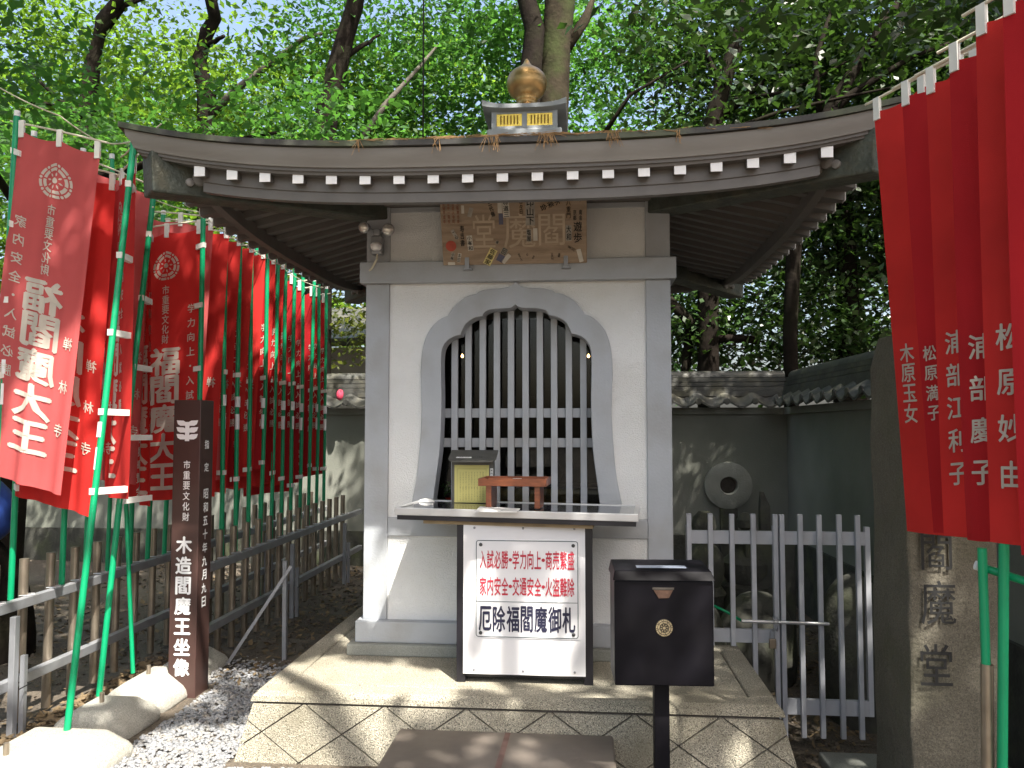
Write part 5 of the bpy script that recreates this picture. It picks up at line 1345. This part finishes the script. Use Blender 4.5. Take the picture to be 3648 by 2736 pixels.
tree("evergreen_tree", "dark evergreen with long upright boughs above the roof's right corner", [P(790, 330, 9.2), P(794, 250, 9.2), P(797, 170, 9.2), P(830, 110, 9.2), P(860, 60, 9.2), P(900, 0, 9.2)], [.08, .085, .09, .08, .06, .04], M_bark,
     [(4.3, 9.8, 5.2, 1.5, 1.1, 1.4), (5.4, 10.2, 6.4, 1.6, 1.2, 1.2), (3.4, 9.9, 6.6, 1.3, 1.0, 1.1), (5.4, 9.6, 4.2, 1.2, 1.0, 1.0)], 24000, .062, M_ever,
     [([P(800, 150, 9.2), P(850, 95, 9.1), P(915, 55, 9.0), P(960, 40, 9.0)], .055, .02), ([P(820, 120, 9.2), P(815, 60, 9.2), P(835, 0, 9.2)], .04, .02), ([P(720, 134, 9.0), P(780, 112, 9.0), P(850, 96, 8.9), P(930, 80, 8.8)], .03, .01)], clump=(.36, .36, .14))
tree("evergreen_tree", "shaded evergreen filling the gap under the right eave above the wall", [P(845, 395, 10.2), P(848, 300, 10.2), P(846, 250, 10.2), P(840, 150, 10.2)], [.14, .13, .12, .10], M_bark,
     [(2.3, 10.4, 2.9, 1.1, .7, .75), (3.7, 10.3, 2.9, 1.1, .7, .9), (1.3, 10.6, 2.9, .9, .7, .7), (3.2, 10.5, 3.9, 1.5, .7, .5), (4.9, 10.2, 3.3, .9, .7, 1.0)], 16000, .058, M_ever,
     [([P(668, 300, 10), P(690, 322, 10), P(715, 338, 10), P(760, 340, 10)], .07, .05), ([P(793, 400, 10), P(795, 290, 10), P(790, 240, 10)], .05, .04), ([P(690, 325, 10.1), P(684, 380, 10.1)], .06, .06)], clump=(.34, .3, .14))
tree("olive_green_tree", "olive-green tree low behind the wall under the left eave", [P(60, 400, 11.5), P(62, 200, 11.5)], [.1, .08], M_bark,
     [(-6.2, 11.0, 2.9, 1.6, .8, .9), (-3.9, 10.8, 3.0, 1.5, .8, .8), (-8.8, 10.9, 3.0, 1.5, .8, 1.0), (-2.2, 11.0, 3.2, 1.3, .8, .8), (-.4, 11.2, 3.4, 1.4, .8, .8)], 9500, .06, M_olive)
# farther backdrop trees
for k, (x, y, m, lab) in enumerate(((-9.5, 17, M_maple, "pale sunlit tree far back at the left behind the maples"), (-4.5, 18, M_maple, "pale sunlit tree far back behind the wavy maple trunk"), (.8, 18.5, M_maple2, "mid-green tree far back behind the mossy double trunk"), (5.5, 17, M_ever, "dark far tree behind the evergreens above the roof's right side"), (10, 16, M_ever, "dark far tree at the right behind the hanging red banners"))):
    tree("backdrop_tree", lab, [(x, y, 0), (x + .2, y, 3), (x - .1, y, 7)], [.25, .2, .12], M_bark, [(x, y, 4.0, 2.6, 1.5, 2.0), (x - .8, y + .3, 7.5, 2.6, 1.5, 2.2), (x + 1.2, y, 9.2, 2.6, 1.5, 1.8)], 8000, .10, m, clump=(.42, .4, .16), per=90)
tree("evergreen_tree", "shaded evergreen leaning over the right boundary wall", [(5.3, 6.6, 0), (5.2, 6.5, 2.5), (5.1, 6.3, 4.6)], [.16, .14, .11, .07], M_bark,  # added to keep sky light off the rear and right walls
     [(3.6, 6.4, 5.6, 1.5, 1.5, .7), (1.7, 7.4, 5.4, 1.4, 1.2, .5), (5.2, 5.6, 4.0, 1.2, 2.0, 1.4), (4.6, 3.0, 4.6, 1.1, 1.8, 1.4), (4.2, 7.6, 3.6, 1.0, 1.0, 1.0)], 11000, .075, M_ever,
     [([(5.2, 6.5, 2.5), (5.6, 5.2, 4.2)], .08, .03)], clump=(.36, .36, .12))
for k, (x, y, m, lab) in enumerate(((-7.5, -5.5, M_maple2, "leafy tree behind the viewer on the left side of the path"), (8.0, -3.5, M_ever, "dark tree to the right of the viewer beyond the banners"), (-8.5, 2.0, M_maple2, "leafy tree to the left of the viewer beyond the fences"))):
    tree("sky_blocker_tree", lab, [(x, y, 0), (x + .2, y, 3), (x - .1, y, 6)], [.25, .2, .12], M_bark, [(x, y, 3.4, 2.4, 2.2, 1.9), (x + 1.5, y - .3, 6.2, 2.6, 2.2, 2.0), (x - 1.6, y, 5.6, 2.2, 2.0, 1.8)], 5000, .13, m, clump=(.5, .5, .2), per=40)  # unseen trees added to cut sky light from the sides
tree("maple_tree", "low spreading maple whose boughs hang over the far-left fence", [(-5.6, 7.4, 0), (-5.5, 7.4, 2.4), (-5.0, 7.2, 3.9)], [.14, .12, .08], M_bark,  # boughs added to darken the left banner rows
     [(-3.4, 7.6, 4.55, 1.7, 1.5, .35), (-4.9, 5.8, 4.3, 1.3, 1.6, .4), (-5.6, 8.4, 4.4, 1.2, 1.2, .8)], 9000, .05, M_maple2,
     [([(-5.0, 7.2, 3.9), (-3.0, 7.6, 4.5)], .05, .015), ([(-5.3, 7.3, 3.4), (-4.8, 5.4, 4.2)], .05, .015)], clump=(.34, .34, .07))
# the canopy over the path: its shade falls on the shrine
tree("overhanging_tree", "broad tree behind the viewer whose canopy shades the shrine", [(4.6, -3.2, 0), (4.4, -3.0, 3), (3.6, -2, 5.6), (2.6, -1, 7.2)], [.32, .27, .2, .1], M_bark,
     [(.2, -1.0, 7.2, 2.0, 2.2, .8), (2.4, .0, 7.6, 2.2, 2.4, .9), (4.2, 1.6, 7.4, 1.9, 2.4, .9), (1.4, 2.6, 7.6, 2.2, 2.2, .8), (-1.2, 2.0, 7.4, 1.9, 2.2, .8), (3.4, 4.0, 7.8, 2.0, 1.8, .8)], 30000, .085, M_ever,
     [([(3.6, -2, 5.6), (1.4, 1.0, 7.4)], .14, .04), ([(3.8, -2.2, 5.2), (4.2, 2.2, 7.4)], .14, .04), ([(2.6, -1, 7.2), (-.8, 1.6, 7.3)], .08, .03)], holes=True, clump=(.38, .38, .14))
tree("overhanging_tree", "second tree behind the viewer completing the shade over the banners", [(-4.8, -3.0, 0), (-4.6, -2.6, 3), (-3.4, -1.4, 5.6), (-2.2, -.4, 7)], [.3, .26, .18, .1], M_bark,
     [(-1.6, -1.6, 7.4, 2.0, 1.9, .8), (-3.2, .4, 7.2, 1.7, 2.0, .8), (-3.6, 3.2, 7.4, 1.6, 1.9, .8), (-2.0, 4.6, 7.8, 1.8, 1.4, .7), (1.2, 4.6, 8.3, 2.0, 1.2, .6), (4.8, 5.4, 7.6, 1.6, 1.6, .9)], 29000, .085, M_maple2,
     [([(-3.4, -1.4, 5.6), (-3.4, 2.8, 7.2)], .12, .04), ([(-2.2, -.4, 7), (.6, .6, 7.2)], .08, .03)], holes=True, clump=(.38, .38, .14))
